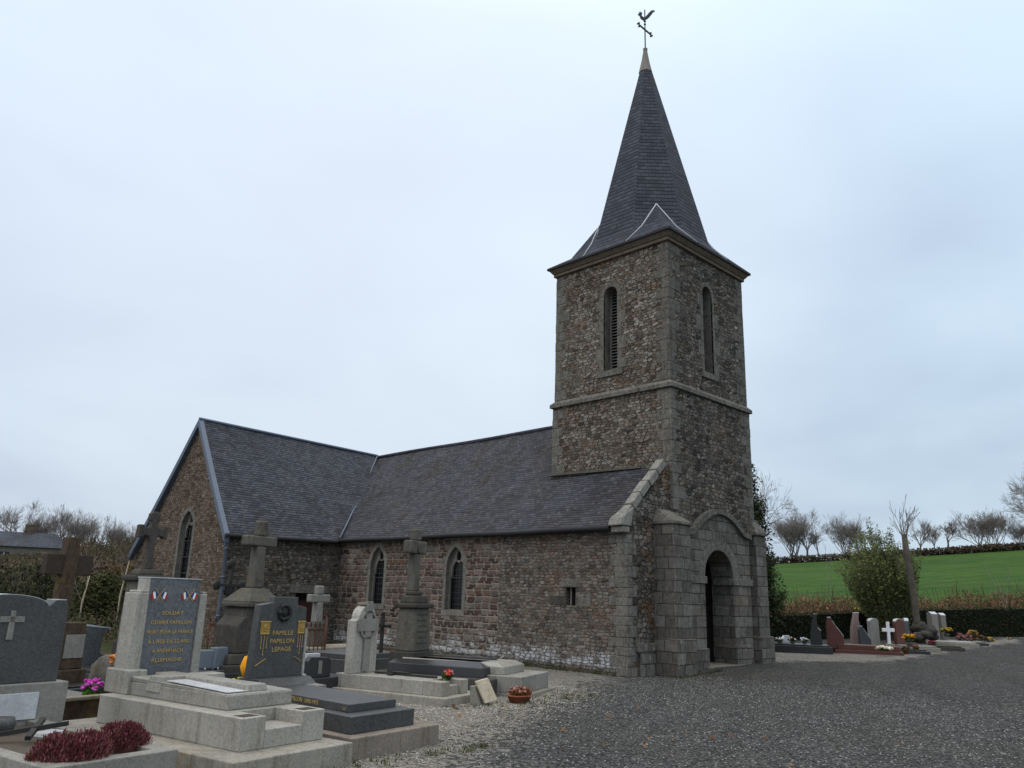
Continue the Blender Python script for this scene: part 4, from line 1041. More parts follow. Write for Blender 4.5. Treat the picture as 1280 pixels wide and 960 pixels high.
bouquet('flower_posy', 'small red and orange posy on the front corner of the pale tomb', 'flowers', rel(kt, .70, .42, .362), None, [(.42, .03, .03), (.6, .13, .05), (.5, .2, .2)], .1, .16, n=14, fs=.032)

# 4 dark tomb with a cross on a pedestal ---------------------------------------
t = thing('pedestal_cross_tomb', 'dark stone tomb with tall grey cross on an inscribed pedestal in front of the nave', 'grave', (-7.648, -1.108, 0), 22)
m = MB(); m.box(0, 1.55, 0, 2.6, -.1, .30); m.build('base_block', M['old_d'], t, .015)
m = MB(); m.hexa([(.14, .2, .301), (1.34, .2, .301), (1.34, 2.3, .301), (.14, 2.3, .301)], [(.16, .22, .48), (1.32, .22, .48), (1.32, 2.28, .48), (.16, 2.28, .48)])
m.hexa([(.16, .22, .481), (1.32, .22, .481), (1.32, 2.28, .481), (.16, 2.28, .481)], [(.5, .45, .56), (.98, .45, .56), (.98, 2.28, .56), (.5, 2.28, .56)])
m.build('tomb_slab', M['gran_b'], t, .01)
m = MB(); c0 = .90; Y = 2.26
m.box(c0-.42, c0+.42, Y-.34, Y+.22, .02, .66); m.build('pedestal_foot', M['old_d'], t, .02)
m = MB(); m.box(c0-.35, c0+.35, Y-.30, Y+.16, .661, 1.50, 0, .05, .03); p_ = m.build('pedestal', M['old'], t, .03)
for i in range(6):
    o = brass_text(('ICI REPOSENT', 'JEAN', 'ET SON EPOUSE', 'NEE', 'PRIEZ', 'POUR EUX')[i], .055, p_, (c0, Y-.302+.0055*i, 1.36-.11*i), (R(86), 0, 0), M['old_d']) if False else None
m = MB(); [m.box(c0-.18-.04*(i % 2), c0+.18+.05*(i % 3 == 0), Y-.297+.0357*(1.36-.11*i-.66)-.008, Y-.2, 1.36-.11*i, 1.385-.11*i) for i in range(6)]; m.build('worn_lettering', M['old_d'], p_)
m = MB(); m.box(c0-.37, c0+.37, Y-.34, Y+.20, 1.501, 1.60); m.box(c0-.29, c0+.29, Y-.25, Y+.14, 1.601, 1.75, 0, .04, .03); m.box(c0-.18, c0+.18, Y-.14, Y+.08, 1.751, 1.84)
m.build('pedestal_cap', M['old_d'], t, .03)
m = MB(); m.box(c0-.13, c0+.13, Y-.10, Y+.10, 1.83, 2.60, 0, .01, .01); m.box(c0-.12, c0+.12, Y-.09, Y+.09, 2.87, 3.12); m.box(c0-.33, c0+.33, Y-.11, Y+.11, 2.60, 2.87)
m.build('cross', M['old'], t, .035)
m = MB(); m.lathe([(0, 0), (.10, 0), (.11, .02), (.10, .03)], n=14); o = m.build('boss', M['old'], t); o.rotation_euler = (R(90), 0, 0); o.location = (c0, Y-.108, 2.73)

# 5 light tomb beside the wall --------------------------------------------------
t = thing('wall_side_tomb', 'low grey granite tomb nearest the church wall, bare slab with two thin bands', 'grave', (-7.104, -1.555, 0), 24)
m = MB(); m.box(-.02, 1.58, 0, 2.95, -.1, .06); m.build('base_slab', M['conc_l'], t, .01)
m = MB(); m.box(.0, 1.52, .12, 2.85, .061, .355); m.build('tomb_block', M['gran_m'], t, .012)
m = MB(); m.hexa([(.14, .55, .356), (1.26, .55, .356), (1.26, 2.75, .356), (.14, 2.75, .356)], [(.14, .55, .49), (1.26, .55, .49), (1.26, 2.75, .49), (.14, 2.75, .49)])
m.hexa([(.14, .55, .491), (1.26, .55, .491), (1.26, 2.75, .491), (.14, 2.75, .491)], [(.2, .72, .56), (1.2, .72, .56), (1.2, 2.75, .56), (.2, 2.75, .56)]); u_ = m.build('tomb_slab', M['gran_l'], t, .01)
m = MB(); m.box(.80, .92, 1.0, 2.7, .562, .60); m.box(.98, 1.06, 1.3, 2.7, .562, .59); m.build('stone_band', M['gran_d'], u_)
# book and pots
t = thing('grave_plaque', 'pale open page plaque leaning back on a small grey stone block', 'plaque', (-8.55, -1.83, 0), 8)
m = MB(); m.hexa([(-.03, .03, 0), (.30, .03, 0), (.30, .2, 0), (-.03, .2, 0)], [(-.06, .10, .30), (.26, .10, .30), (.26, .2, .30), (-.06, .2, .30)]); m.build('stand', M['conc_l'], t, .008)
m = MB(); m.prismv([(.07, -.06, .03), (.40, -.06, .07), (.27, .06, .42), (-.06, .06, .38)], [(.07, -.02, .03), (.40, -.02, .07), (.27, .10, .42), (-.06, .10, .38)]); m.build('page', M['wood_p'], t, .008)
t = bouquet('heather_bowl', 'brown bowl of faded pink flowers on the ground before the low tombs', 'flower pot', (-7.72, -1.90, 0), M['terra'], [(.28, .12, .11), (.40, .22, .18), (.35, .08, .06)], .16, .16, (.10, .06, .03), .19, .13, 20)
m = MB(True); spr(m, (.08, 0, .12), 60, .2, .12, .006, [(.30, .14, .07), (.2, .1, .05)]); m.build('dry_sprigs', M['foliage'], t)
bouquet('pot_plant', 'small red leaved plant touching the brown bowl', 'flower pot', (-7.44, -1.83, 0), M['terra'], [(.3, .03, .02), (.22, .04, .03)], .08, .14, (.12, .02, .015), .08, .08, 12)

# 6 heather grave in front ------------------------------------------------------
t = thing('heather_grave', 'granite bordered grave in the front corner with headstone carrying a small cross', 'grave', (-16.07, -4.89, 0), TH)
BW = 1.17
m = MB(); m.box(0, BW, 0, .16, -.1, .35); m.build('front_border', M['gran_m'], t, .01)
m = MB(); m.box(0, .16, .161, 2.9, -.1, .35); m.build('side_border', M['gran_m'], t, .01)
m = MB(); m.box(BW-.16, BW, .161, 2.9, -.1, .35); m.build('side_border', M['gran_m'], t, .01)
m = MB(); m.box(.161, BW-.161, .161, 2.5, -.05, .30); m.build('earth_bed', plain('grave_earth', (.085, .07, .055), .95, .5, 30, bump=.6), t)
m = MB(); m.box(-.10, 1.40, 2.50, 2.95, .0, .72); b_ = m.build('headstone_base', M['gran_m'], t, .012)
m = MB(); m.box(.22, 1.09, 2.485, 2.499, .36, .63); m.build('plaque', M['marble_sheen'], b_, .004)
hs = [(.0, .721), (1.30, .721), (1.30, 1.50), (1.27, 1.585), (1.15, 1.585), (1.08, 1.52)]+[(.66+.42*math.cos(a), 1.51+.125*math.sin(a)) for a in [math.pi*i/16 for i in range(1, 16)]]+[(.22, 1.52), (.15, 1.585), (.03, 1.585), (.0, 1.50)]
m = MB(); m.extrude([(x, 2.58, z) for x, z in hs], (0, .24, 0)); h_ = m.build('headstone', M['gran_d'], t, .008)
m = MB(); m.box(.68, .75, 2.566, 2.579, 1.17, 1.47, 0, .008, 0); m.box(.59, .84, 2.566, 2.579, 1.35, 1.41); m.build('cross', M['gran_m'], h_, .004)
m = MB()
for i in range(1, 15):
    a0, a1 = math.pi*i/16, math.pi*(i+1)/16; p, q = (.66+.42*math.cos(a0), 1.512+.125*math.sin(a0)), (.66+.42*math.cos(a1), 1.512+.125*math.sin(a1))
    m.prismv([(p[0], 2.58, p[1]), (p[0], 2.82, p[1]), (p[0], 2.82, p[1]+.006), (p[0], 2.58, p[1]+.006)], [(q[0], 2.58, q[1]), (q[0], 2.82, q[1]), (q[0], 2.82, q[1]+.006), (q[0], 2.58, q[1]+.006)])
m.box(1.16, 1.265, 2.58, 2.82, 1.587, 1.594); m.build('sky_sheen_top', M['marble_sheen'], h_)  # thin pale strips painted as the sky reflected in the polished top
gt = t
def heather(name, label, loc, rad, n, cols):
    m = MB(True); rnd = random.Random(int(loc[0]*91) % 1000)
    tuft = [(rnd.uniform(0, 6.283), math.sqrt(rnd.random())*.85, rnd.uniform(.65, 1.15)) for i in range(26)]
    for i in range(n):
        ta, tq, th = rnd.choice(tuft)
        x = math.cos(ta)*tq+rnd.gauss(0, .16); y = math.sin(ta)*tq+rnd.gauss(0, .16); q = math.hypot(x, y)
        if q > 1.08: continue
        hh = rad[2]*th*math.sqrt(max(.05, 1-q*q*.85))
        p = Vector((x*rad[0], y*rad[1], hh*(.35+.6*rnd.random()**.6)))
        d = Vector((x*.5+rnd.gauss(0, .25), y*.5+rnd.gauss(0, .25), 1.)).normalized(); l = rnd.uniform(.022, .05)*rad[2]/.2
        c = rnd.choice(cols); k = rnd.uniform(.6, 1.4)
        for j in range(3):
            s = d.cross(Vector((rnd.gauss(0, 1), rnd.gauss(0, 1), rnd.gauss(0, 1)))).normalized()*rnd.uniform(.004, .009)
            m.cur = (c[0]*k, c[1]*k, c[2]*k, 1); o_ = d*l*j*.33
            m.poly([p+o_-s, p+o_+d*l*.15+s, p+o_+d*l*.5+s*.4, p+o_+d*l*.4-s*.6])
    m.cur = (.075, .028, .026, 1); m.blob((0, 0, rad[2]*.1), (rad[0]*.9, rad[1]*.9, rad[2]*.78), 3, .12)
    o = m.build(name, M['foliage'], None); o.location = loc; return tag(o, label, 'heather')
hc = [(.16, .034, .045), (.21, .05, .065), (.12, .03, .034), (.20, .075, .08), (.09, .055, .03), (.27, .11, .12)]
heather('heather_bush', 'wide dark red heather bush nearest the viewer on the granite bordered grave', rel(gt, .38, .35, .30), (.31, .27, .225), 6500, hc)
heather('heather_bush', 'smaller dark red heather bush at the right corner of the granite bordered grave', rel(gt, .97, .60, .30), (.24, .22, .21), 4600, hc)
m = MB(True); spr(m, (0, 0, 0), 90, .18, .16, .006, [(.20, .16, .06), (.14, .12, .05), (.22, .13, .05)]); o = m.build('dry_plant', M['foliage']); o.location = rel(gt, .74, .9, .30); tag(o, 'dry yellowish sprigs between the two heather bushes', 'plant')
t = thing('grave_crucifix', 'dark cross ornament propped on the earth of the heather grave', 'cross', rel(gt, .55, 1.5, .31), -30)
m = MB(); m.bar((-.34, 0, .05), (.34, 0, .16), .05, .04); m.bar((.06, -.2, .06), (.06, .22, .17), .05, .04); m.build('cross', M['iron'], t)
m = MB(); m.lathe([(.10, 0), (.13, .1), (.11, .16), (.09, .16)], (0, 0, 0), 14); o = m.build('flower_bowl', M['gran_d']); o.location = rel(gt, .58, 2.1, .30); tag(o, 'empty dark stone bowl below the white plaque of the heather grave', 'bowl')
m = MB(); m.box(-.12, .12, -.09, .09, 0, .05, 0, .01, .01); o = m.build('stone_tablet', M['marble_sheen'], None, .01); o.location = rel(gt, .86, 1.7, .30); o.rotation_euler = (0, 0, .5); tag(o, 'small white stone tablet lying on the heather grave', 'plaque')

# 7 trough and low grave between the heather grave and the soldier's tomb --------
def slabgrave(name, label, loc, rz, w, l, h, mat, h2=.0, cat='grave', group=None):
    t = thing(name, label, cat, loc, rz, group)
    m = MB(); m.box(0, w, 0, l, -.1, h); m.build('base_slab', mat[0], t, .012)
    if h2: m = MB(); m.box(.1, w-.1, .1, l-.1, h+.001, h+h2); m.build('tomb_slab', mat[1], t, .01)
    return t
pb = spot(83, 897, 11.9); 
t = thing('stone_trough', 'dark earth trough with pale stone rims beside the soldier\'s tomb', 'planter', (-14.9, -1.05, 0), TH)
m = MB(); m.box(0, .86, 0, .10, -.1, .12); m.box(0, .86, .02, .08, .121, .36); m.build('front_wall', M['ochre'], t, .01)
m = MB(); m.box(-.02, .88, -.03, .11, .361, .41); m.build('rim', M['old_y'], t, .015)
m = MB(); m.box(0, .86, .112, 1.9, -.1, .33); m.build('gravel_bed', plain('grey_chippings', (.14, .135, .13), .95, .5, 40, bump=.8), t)
tr_ = t
o = bouquet('cyclamen', 'bright magenta cyclamen growing behind the stone trough rim', 'flowers', rel(tr_, .62, .35, .33), None, [(.55, .05, .42), (.62, .12, .5)], .12, .26, (.04, .11, .02), n=34, fs=.026)
m = MB(); m.box(-.12, .12, -.10, .10, 0, .16); m.box(-.14, .14, -.12, .12, .161, .19); o = m.build('stone_box', M['gran_d'], None, .008); o.location = rel(tr_, .42, 1.35, .33); tag(o, 'little dark box with pale lid behind the trough', 'ornament')
m = MB(); m.blob((0, 0, .06), (.24, .14, .08), 2, .5, seed=3); o = m.build('dried_wreath', plain('dried_stems', (.13, .12, .11), .95, .5, 30)); o.location = rel(tr_, .10, .75, .33); tag(o, 'heap of dried grey stems on the chippings behind the trough', 'wreath')
m = MB(True); m.cur = (.42, .12, .08, 1); [m.blob((random.uniform(-.12, .12), random.uniform(-.06, .06), .03), .03, 1, .4, seed=i) for i in range(7)]; o = m.build('fallen_petals', M['petal']); o.location = rel(tr_, .36, .85, .33); tag(o, 'few faded pink petals lying next to the dried stems', 'flowers')

# 8 further graves, from their foot on the ground --------------------------------
def at(px, py, z=0.):
    d = ray(px, py); k = (z-CAM.z)/d.z; return Vector((CAM.x+d.x*k, CAM.y+d.y*k, z))
def face_to_cam(p): return math.degrees(math.atan2(p.y-CAM.y, p.x-CAM.x))-90
# brownish headstone with plaque
p = spot(88, 800, 15.2); p.z = 0
t = thing('plaque_headstone', 'rough brown headstone with a grey plaque behind the heather grave headstone', 'headstone', p, TH+4)
m = MB(); m.box(-.34, .30, -.1, .25, 0, .45); m.box(-.28, .24, -.05, .2, .451, 1.17, 0, .03, .0); m.build('headstone', M['ochre'], t, .02)
m = MB(); m.box(-.12, .20, -.075, -.055, .62, .98); m.build('plaque', M['gran_m'], t, .004)
# slate blue stele with white cap
p = spot(112, 818, 17.5); p.z = 0
t = thing('white_capped_headstone', 'narrow slate blue headstone with a white curved top on a low dark tomb', 'headstone', p, TH)
m = MB(); hs = [(-.22, .3), (.22, .3), (.22, .5), (.15, .56), (.17, .86), (.29, .97), (-.29, 1.03), (-.18, .88), (-.17, .56), (-.22, .5)]
m.extrude([(x, -.07, z) for x, z in hs], (0, .16, 0)); h_ = m.build('headstone', M['gran_p'], t, .008)
m = MB(); m.prismv([(-.29, -.075, 1.031), (-.29, .095, 1.031), (.29, .095, .971), (.29, -.075, .971)], [(-.29, -.075, 1.07), (-.29, .095, 1.07), (.29, .095, .99), (.29, -.075, .99)]); m.build('capping', M['marble_sheen'], h_)
m = MB(); m.box(-.45, 1.0, -2.0, .2, -.1, .26); m.box(-.40, .9, -1.9, -.1, .261, .32); m.build('tomb_slab', M['gran_b'], t, .01)
# grey boulder with flowers
p = spot(146, 824, 16.0); p.z = 0
m = MB(); m.blob((0, 0, .22), (.42, .26, .42), 3, .28, seed=5); o = m.build('memorial_boulder', M['old']); o.location = p; tag(o, 'rounded grey memorial boulder left of the soldier\'s stele', 'boulder')
p = spot(152, 838, 14.6); p.z = .25
bouquet('chrysanthemum', 'orange flowers in a terracotta pot left of the soldier\'s stele', 'flower pot', p, M['terra'], [(.62, .22, .06), (.5, .15, .04), (.7, .35, .12)], .2, .3, (.05, .045, .02), .15, .22, 26)
p = spot(140, 842, 14.9); p.z = 0
slabgrave('low_grave', 'low black tomb under the orange flowers', p+Vector((-.9, -.2, 0)), TH, 1.1, 1.6, .22, (M['gran_b'], M['gran_b']), .03)
# light leaning stele next to pedestal
p = spot(165, 806, 20.0); p.z = 0
t = thing('slim_headstone', 'slim pale headstone on a stepped foot left of the weathered calvary', 'headstone', p, 8)
m = MB(); m.box(-.26, .26, -.2, .2, 0, .55); m.box(-.20, .20, -.14, .14, .551, .75); m.build('foot', M['old'], t, .02)
m = MB(); m.box(-.15, .15, -.09, .09, .751, 1.62, 0, .01, 0); m.build('headstone', M['gran_m'], t, .02)
# calvary, left
p = spot(187, 690, 17.0); p.z = 0
t = thing('weathered_calvary', 'tall weathered stone cross with flared arms on a pedestal left of the transept gable', 'cross', p, 4); t.scale = (.76, .76, 1.)
m = MB(); m.box(-.55, .55, -.45, .45, 0, .35); m.box(-.42, .42, -.36, .36, .351, .8); m.build('pedestal_foot', M['old_d'], t, .03)
m = MB(); m.box(-.36, .36, -.32, .32, .801, 1.86, 0, .03, .03); m.build('pedestal', M['old'], t, .03)
m = MB(); m.box(-.44, .44, -.40, .40, 1.861, 1.97); m.box(-.34, .34, -.30, .30, 1.971, 2.08, 0, .08, .08); m.build('pedestal_cap', M['old_d'], t, .04)
m = MB()
ol = [(-.11, 2.08), (.11, 2.08), (.075, 2.30), (.075, 2.62), (.12, 2.70), (.24, 2.70), (.26, 2.66), (.37, 2.66), (.37, 2.90), (.26, 2.90), (.24, 2.85), (.12, 2.85), (.08, 2.90), (.08, 2.98), (.12, 3.0), (.12, 3.12), (.05, 3.16), (-.05, 3.16), (-.12, 3.12), (-.12, 3.0), (-.08, 2.98), (-.08, 2.90), (-.12, 2.85), (-.24, 2.85), (-.26, 2.90), (-.37, 2.90), (-.37, 2.66), (-.26, 2.66), (-.24, 2.70), (-.12, 2.70), (-.075, 2.62), (-.075, 2.30)]
m.extrude([(x, -.09, z) for x, z in ol], (0, .20, 0)); m.build('cross', M['old_d'], t, .02)
# broad brown cross
p = spot(86, 700, 26.); p.z = 0
t = thing('broad_cross', 'broad brown stone cross with ochre lichen at the far left', 'cross', p, 14); t.scale = (.83, .83, .92)
m = MB(); m.box(-.5, .5, -.4, .4, 0, .5); m.build('foot', M['old_d'], t, .03)
m = MB(); m.box(-.25, .25, -.18, .20, .501, 3.30, 0, .04, .0); m.build('shaft', M['ochre'], t, .02)
m = MB(); m.box(-.80, .80, -.13, .15, 2.18, 2.78); m.build('arms', plain('dark_brown_stone', (.055, .042, .034), .95, .35, 6), t, .02)
# big cross before the transept
p = spot(323, 690, 18.); p.z = 0
t = thing('large_cross', 'large stone cross on a broad sloping pedestal in front of the transept wall', 'cross', p, 12); t.scale = (.84, .84, .89)
m = MB(); m.box(-1.05, .95, -.6, .6, 0, .38); m.box(-.95, .85, -.55, .55, .381, .60, 0, .05, .05); m.build('pedestal_foot', M['old_d'], t, .03)
m = MB(); prf = [(-.72, .601), (.62, .601), (.62, 1.25), (.50, 1.38), (.46, 1.60), (-.46, 1.60), (-.50, 1.40), (-.70, 1.2)]
m.extrude([(x, -.42, z) for x, z in prf], (0, .84, 0)); m.build('pedestal', M['old_d'], t, .03)
m = MB(); m.box(-.56, .52, -.50, .50, 1.601, 1.71); m.hexa([(-.56, -.5, 1.711), (.52, -.5, 1.711), (.52, .5, 1.711), (-.56, .5, 1.711)], [(-.25, -.22, 2.02), (.22, -.22, 2.02), (.22, .22, 2.02), (-.25, .22, 2.02)]); m.build('pedestal_cap', M['old'], t, .03)
m = MB(); m.box(-.17, .17, -.15, .15, 2.02, 2.98, 0, .03, .02); m.box(-.47, .47, -.13, .13, 2.981, 3.22); m.box(-.13, .13, -.125, .125, 3.221, 3.58); m.build('cross', M['old'], t, .04)
# black iron cross against the transept corner
p = spot(288, 720, 21.5); p.z = 0
t = thing('iron_cross', 'black cast iron cross left of the large stone cross', 'cross', p, 10); t.scale = (.72, .72, .86)
m = MB(); m.bar((0, 0, .4), (0, 0, 2.75), .20, .07); m.bar((-.48, 0, 2.15), (.48, 0, 2.15), .22, .07)
for q in ((-.48, 2.15), (.48, 2.15), (0, 2.75)): m.blob((q[0], 0, q[1]), (.15, .05, .15), 2, .2)
m.blob((0, -.04, 2.05), (.20, .05, .25), 2, .4, seed=2); m.build('cross', M['iron'], t)
m = MB(); m.box(-.25, .25, -.2, .2, 0, .4); m.build('foot', M['old_d'], t, .02)
# small pale cross
p = spot(398, 750, 22.); p.z = 0
t = thing('small_cross', 'small pale stone cross on a lichened kerb before the side door', 'cross', p, 10)
m = MB(); m.box(-1.1, 1.5, -.5, .5, 0, .42); m.build('kerb', M['old_y'], t, .03)
m = MB(); m.box(-.22, .22, -.2, .2, .421, 1.0); m.build('pedestal', M['old'], t, .02)
m = MB(); m.box(-.12, .12, -.10, .10, 1.0, 1.499, 0, .02, 0); m.box(-.33, .33, -.09, .09, 1.50, 1.70); m.box(-.10, .10, -.09, .09, 1.701, 1.92); m.build('cross', M['gran_m'], t, .03)
# iron cross between the two nave tombs
p = spot(476, 815, 18.6); p.z = 0
t = thing('iron_cross', 'thin black iron cross standing between the ringed cross and the pedestal cross', 'cross', p, 14)
m = MB(); m.bar((0, 0, .2), (0, 0, 1.35), .07, .05); m.bar((-.24, 0, 1.08), (.24, 0, 1.08), .07, .05)
for q in ((-.24, 1.08), (.24, 1.08), (0, 1.35)): m.blob((q[0], 0, q[1]), (.06, .04, .06), 1, 0)
m.build('cross', M['iron'], t); m = MB(); m.box(-.2, .2, -.2, .2, 0, .22); m.build('foot', M['old_d'], t, .02)
for nm, lb, (px, py, D), w, l, h, mats_, h2 in (
    ('low_grave', 'dark stone tomb behind the ringed cross headstone', (440, 832, 17.6), 1.6, 1.6, .42, ('gran_d', 'gran_d'), .10),
    ('low_grave', 'pale slab under the thin black iron cross', (470, 822, 18.2), 1.3, 1.4, .40, ('gran_m', 'gran_l'), .05),
    ('low_grave', 'dark slab carrying two blue grey stone blocks', (252, 836, 16.6), 1.45, 1.3, .20, ('gran_b', 'gran_d'), .06),
    ('low_grave', 'black polished grave with an etched upright behind the gold lettered headstone', (383, 843, 15.0), 1.15, 1.2, .30, ('gran_b', 'gran_b'), .0),
    ('low_grave', 'mossy kerbed grave before the rusty railing', (385, 822, 17.8), 1.2, 1.2, .25, ('old_d', 'old_y'), .06),
    ):
    p = spot(px, py, D); p.z = 0; slabgrave(nm, lb, p, TH+3, w, l, h, [M[k] for k in mats_], h2)
for k, (px, s, lb) in enumerate(((259, 1., 'left blue grey stone block on the dark slab by the soldier\'s stele'), (272, 1.12, 'right blue grey stone block on the dark slab by the soldier\'s stele'))):
    p = spot(px, 828, 17.2+.1*k); p.z = .262
    t = thing('stone_block', lb, 'ornament', p, TH+20*k-8)
    m = MB(); m.box(-.17*s, .17*s, -.1, .1, .02, .36*s, 0, .03, .01); m.build('block', M['glass_b'], t, .02)
    m = MB(); m.blob((-.08, -.09, .02), .025, 1, 0); m.blob((.08, -.09, .02), .025, 1, 0); m.build('feet', M['marble_sheen'], t)
p = spot(396, 838, 15.4); p.z = .301
t = thing('etched_headstone', 'small black headstone with rounded shoulders right of the gold lettered one', 'headstone', p, 10)
m = MB(); hs = [(-.26, 0), (.28, 0), (.28, .26), (.22, .33), (-.20, .35), (-.26, .28)]; m.extrude([(x, -.05, z) for x, z in hs], (0, .12, 0)); h_ = m.build('headstone', M['gran_b'], t, .008)
m = MB(); m.box(-.02, .06, -.062, -.052, .06, .28); m.build('etched_figure', M['gran_m'], h_)
p = spot(389, 828, 16.6); p.z = 0
t = thing('white_plaque_stand', 'small white upright plaque beside the rusty railing', 'plaque', p, 12); m = MB(); m.box(-.17, .17, -.06, .06, 0, .62); m.build('plaque', M['marble_sheen'], t, .01)
p = spot(376, 848, 14.2); p.z = .0
t = thing('chrome_vase', 'white and silver ornament on the ground right of the gold lettered headstone', 'ornament', p, 0)
m = MB(); m.lathe([(.05, .3), (.09, .33), (.06, .42), (.08, .46), (.03, .46)], n=12); m.build('vase', M['marble_sheen'], t); m = MB(); m.box(-.3, .4, -.15, .15, 0, .29); m.build('stone', M['gran_m'], t, .01)
# railings
def railing(label, p, rz, n, gap, h, depth):
    t = thing('rusty_railing', label, 'railing', p, rz, 'rusty grave railings')
    m = MB(); m.box(-.1, n*gap+.1, -.1, .1, 0, .2); m.build('kerb', M['old_d'], t, .02)
    for i in range(n+1):
        m = MB(); x = i*gap; m.tube([(x, 0, .15), (x, 0, h)], .014, 6); m.lathe([(.0, h+.12), (.028, h+.03), (.0, h)], (x, 0, 0), 6); m.build('bar', M['rust'], t)
    m = MB(); m.bar((0, 0, h-.06), (n*gap, 0, h-.06), .03, .05); m.bar((0, 0, .32), (n*gap, 0, .32), .03, .04); m.build('rail', M['rust'], t)
p = spot(258, 815, 19.5); p.z = 0; railing('rusty iron railing seen between the soldier\'s stele and the large cross', p, -20, 7, .12, 1.05, 1.)
p = spot(380, 818, 19.0); p.z = 0; railing('rusty iron railing in front of the side door', p, 12, 4, .13, 1.0, 1.)
p = spot(405, 816, 19.2); p.z = 0
t = thing('railing_post', 'single rusty corner post with spear tip right of the side door railing', 'railing', p, 0)
m = MB(); m.tube([(0, 0, 0), (0, 0, 1.25)], .025, 6); m.lathe([(.0, 1.42), (.045, 1.3), (.0, 1.25)], n=6); m.build('post', M['rust'], t)
# old kerb stones behind
p = spot(300, 826, 18.0); p.z = 0
m = MB(); [m.blob((i*.38-.35, .05*i, .22), (.24, .2, .24), 2, .35, seed=i+3) for i in range(3)]; o = m.build('rubble_stones', M['old_d']); o.location = p; tag(o, 'heap of dark old stones at the foot of the large cross', 'stones')
p = spot(306, 848, 13.6); p.z = 0
t = thing('tulip_pot', 'bright orange artificial bloom standing left of the gold lettered headstone', 'flowers', p, 0)
m = MB(); m.lathe([(.09, 0), (.10, .30), (.085, .30)], n=12); m.build('pot', M['plastic_g'], t)
m = MB(True); leaves(m, (0, 0, .4), (.1, .1, .14), 50, .06, [(.03, .05, .02)], shell=0); m.build('leaves', M['foliage'], t)
m = MB(True); m.cur = (.85, .36, .02, 1); m.blob((.02, 0, .62), (.11, .08, .16), 2, .25, seed=1); m.build('bloom', M['petal'], t)
p = spot(299, 853, 13.3); p.z = .0
bouquet('pansy_pot', 'small yellow flowers in a pot left of the orange bloom', 'flower pot', p, M['gran_d'], [(.6, .5, .08), (.5, .38, .05)], .1, .18, (.05, .07, .02), .1, .34, 14, fs=.03)
# ------------------------------------------------------------------ trees
def limb(mb, p, d, L, r, depth, rnd, up=.25, wild=.45, kids=(3, 4), seg=3, minr=.006, shrink=.68, thick=.6):
    pts, rad = [p.copy()], [r]; q = p.copy(); dd = d.copy()
    for i in range(seg):
        dd = (dd+Vector((rnd.gauss(0, wild*.35), rnd.gauss(0, wild*.35), rnd.gauss(0, wild*.2)+up*.25))).normalized()
        q = q+dd*L/seg; pts.append(q.copy()); rad.append(max(minr, r*(1-(1-thick)*(i+1)/seg)))
    mb.tube(pts, rad, 6 if depth > 3 else (4 if depth > 1 else 3), cap=False)
    if depth <= 0: return
    for i in range(rnd.randint(*kids)):
        t = rnd.uniform(.35, 1.) if i else 1.
        k = min(int(t*seg), seg-1); s = pts[k].lerp(pts[k+1], t*seg-k)
        a = rnd.uniform(0, 6.283); o = dd.orthogonal().normalized(); o = o*math.cos(a)+dd.cross(o)*math.sin(a)
        nd = (dd+o*rnd.uniform(.4, .95)*(1 if i else .4)).normalized()
        limb(mb, s, nd, L*shrink*rnd.uniform(.75, 1.2), max(minr, rad[k]*rnd.uniform(.5, .72)), depth-1, rnd, up, wild, kids, seg, minr, shrink, thick)
def tree_mesh(seed, H, trunk, stems=1, depth=4, spread=.5, r=.16, up=.3, kids=(3, 4), minr=.012, shrink=.68):
    rnd = random.Random(seed); t = MB(); b = MB()
    for s in range(stems):
        a = rnd.uniform(0, 6.283); off = Vector((math.cos(a), math.sin(a), 0))*(.0 if stems == 1 else spread*.4*rnd.random())
        d = (Vector((0, 0, 1))+(Vector((math.cos(a), math.sin(a), 0))*spread*rnd.uniform(.3, 1) if stems > 1 else Vector((rnd.gauss(0, .08), rnd.gauss(0, .08), 0)))).normalized()
        top = off+d*trunk; t.tube([off-d*.6, off, off.lerp(top, .5)+Vector((rnd.gauss(0, .05), rnd.gauss(0, .05), 0))*trunk*.4, top], [r*1.3, r*1.15, r, r*.85], 8)
        n = rnd.randint(4, 6) if stems == 1 else rnd.randint(2, 4)
        for i in range(n):
            a2 = 6.283*i/n+rnd.uniform(-.5, .5); nd = (d+Vector((math.cos(a2), math.sin(a2), 0))*spread*rnd.uniform(.5, 1.3)+Vector((0, 0, .2))).normalized()
            limb(b, off.lerp(top, rnd.uniform(.7, 1.)), nd, (H-trunk)*.42*rnd.uniform(.8, 1.15), r*.55, depth, rnd, up, .5, kids, 3, minr, shrink)
    return t, b
TREES = {}
def bare_tree(kind, loc, h, rz, label, group='bare trees on the far hedge line', name='bare_tree', sx=1.):
    if kind not in TREES:
        a, b = TREE_KINDS[kind](); 
        t = thing(name, label, 'tree', loc, 0, group); tm = a.build('trunk', M['bark'], t); bm_ = b.build('crown', M['twig'], t); TREES[kind] = (tm, bm_)
        zz_ = sorted(v.co.z for v in bm_.data.vertices); zs = zz_[int(len(zz_)*.93)]; TREES[kind] = (tm, bm_, zs); root = t
    else:
        tm, bm_, zs = TREES[kind]; root = thing(name, label, 'tree', loc, 0, group)
        for o in (tm, bm_): c = o.copy(); COL.objects.link(c); c.parent = root
    zs = TREES[kind][2]; s = h/zs; root.scale = (s*sx, s*sx, s); root.rotation_euler = (0, 0, R(rz)); return root
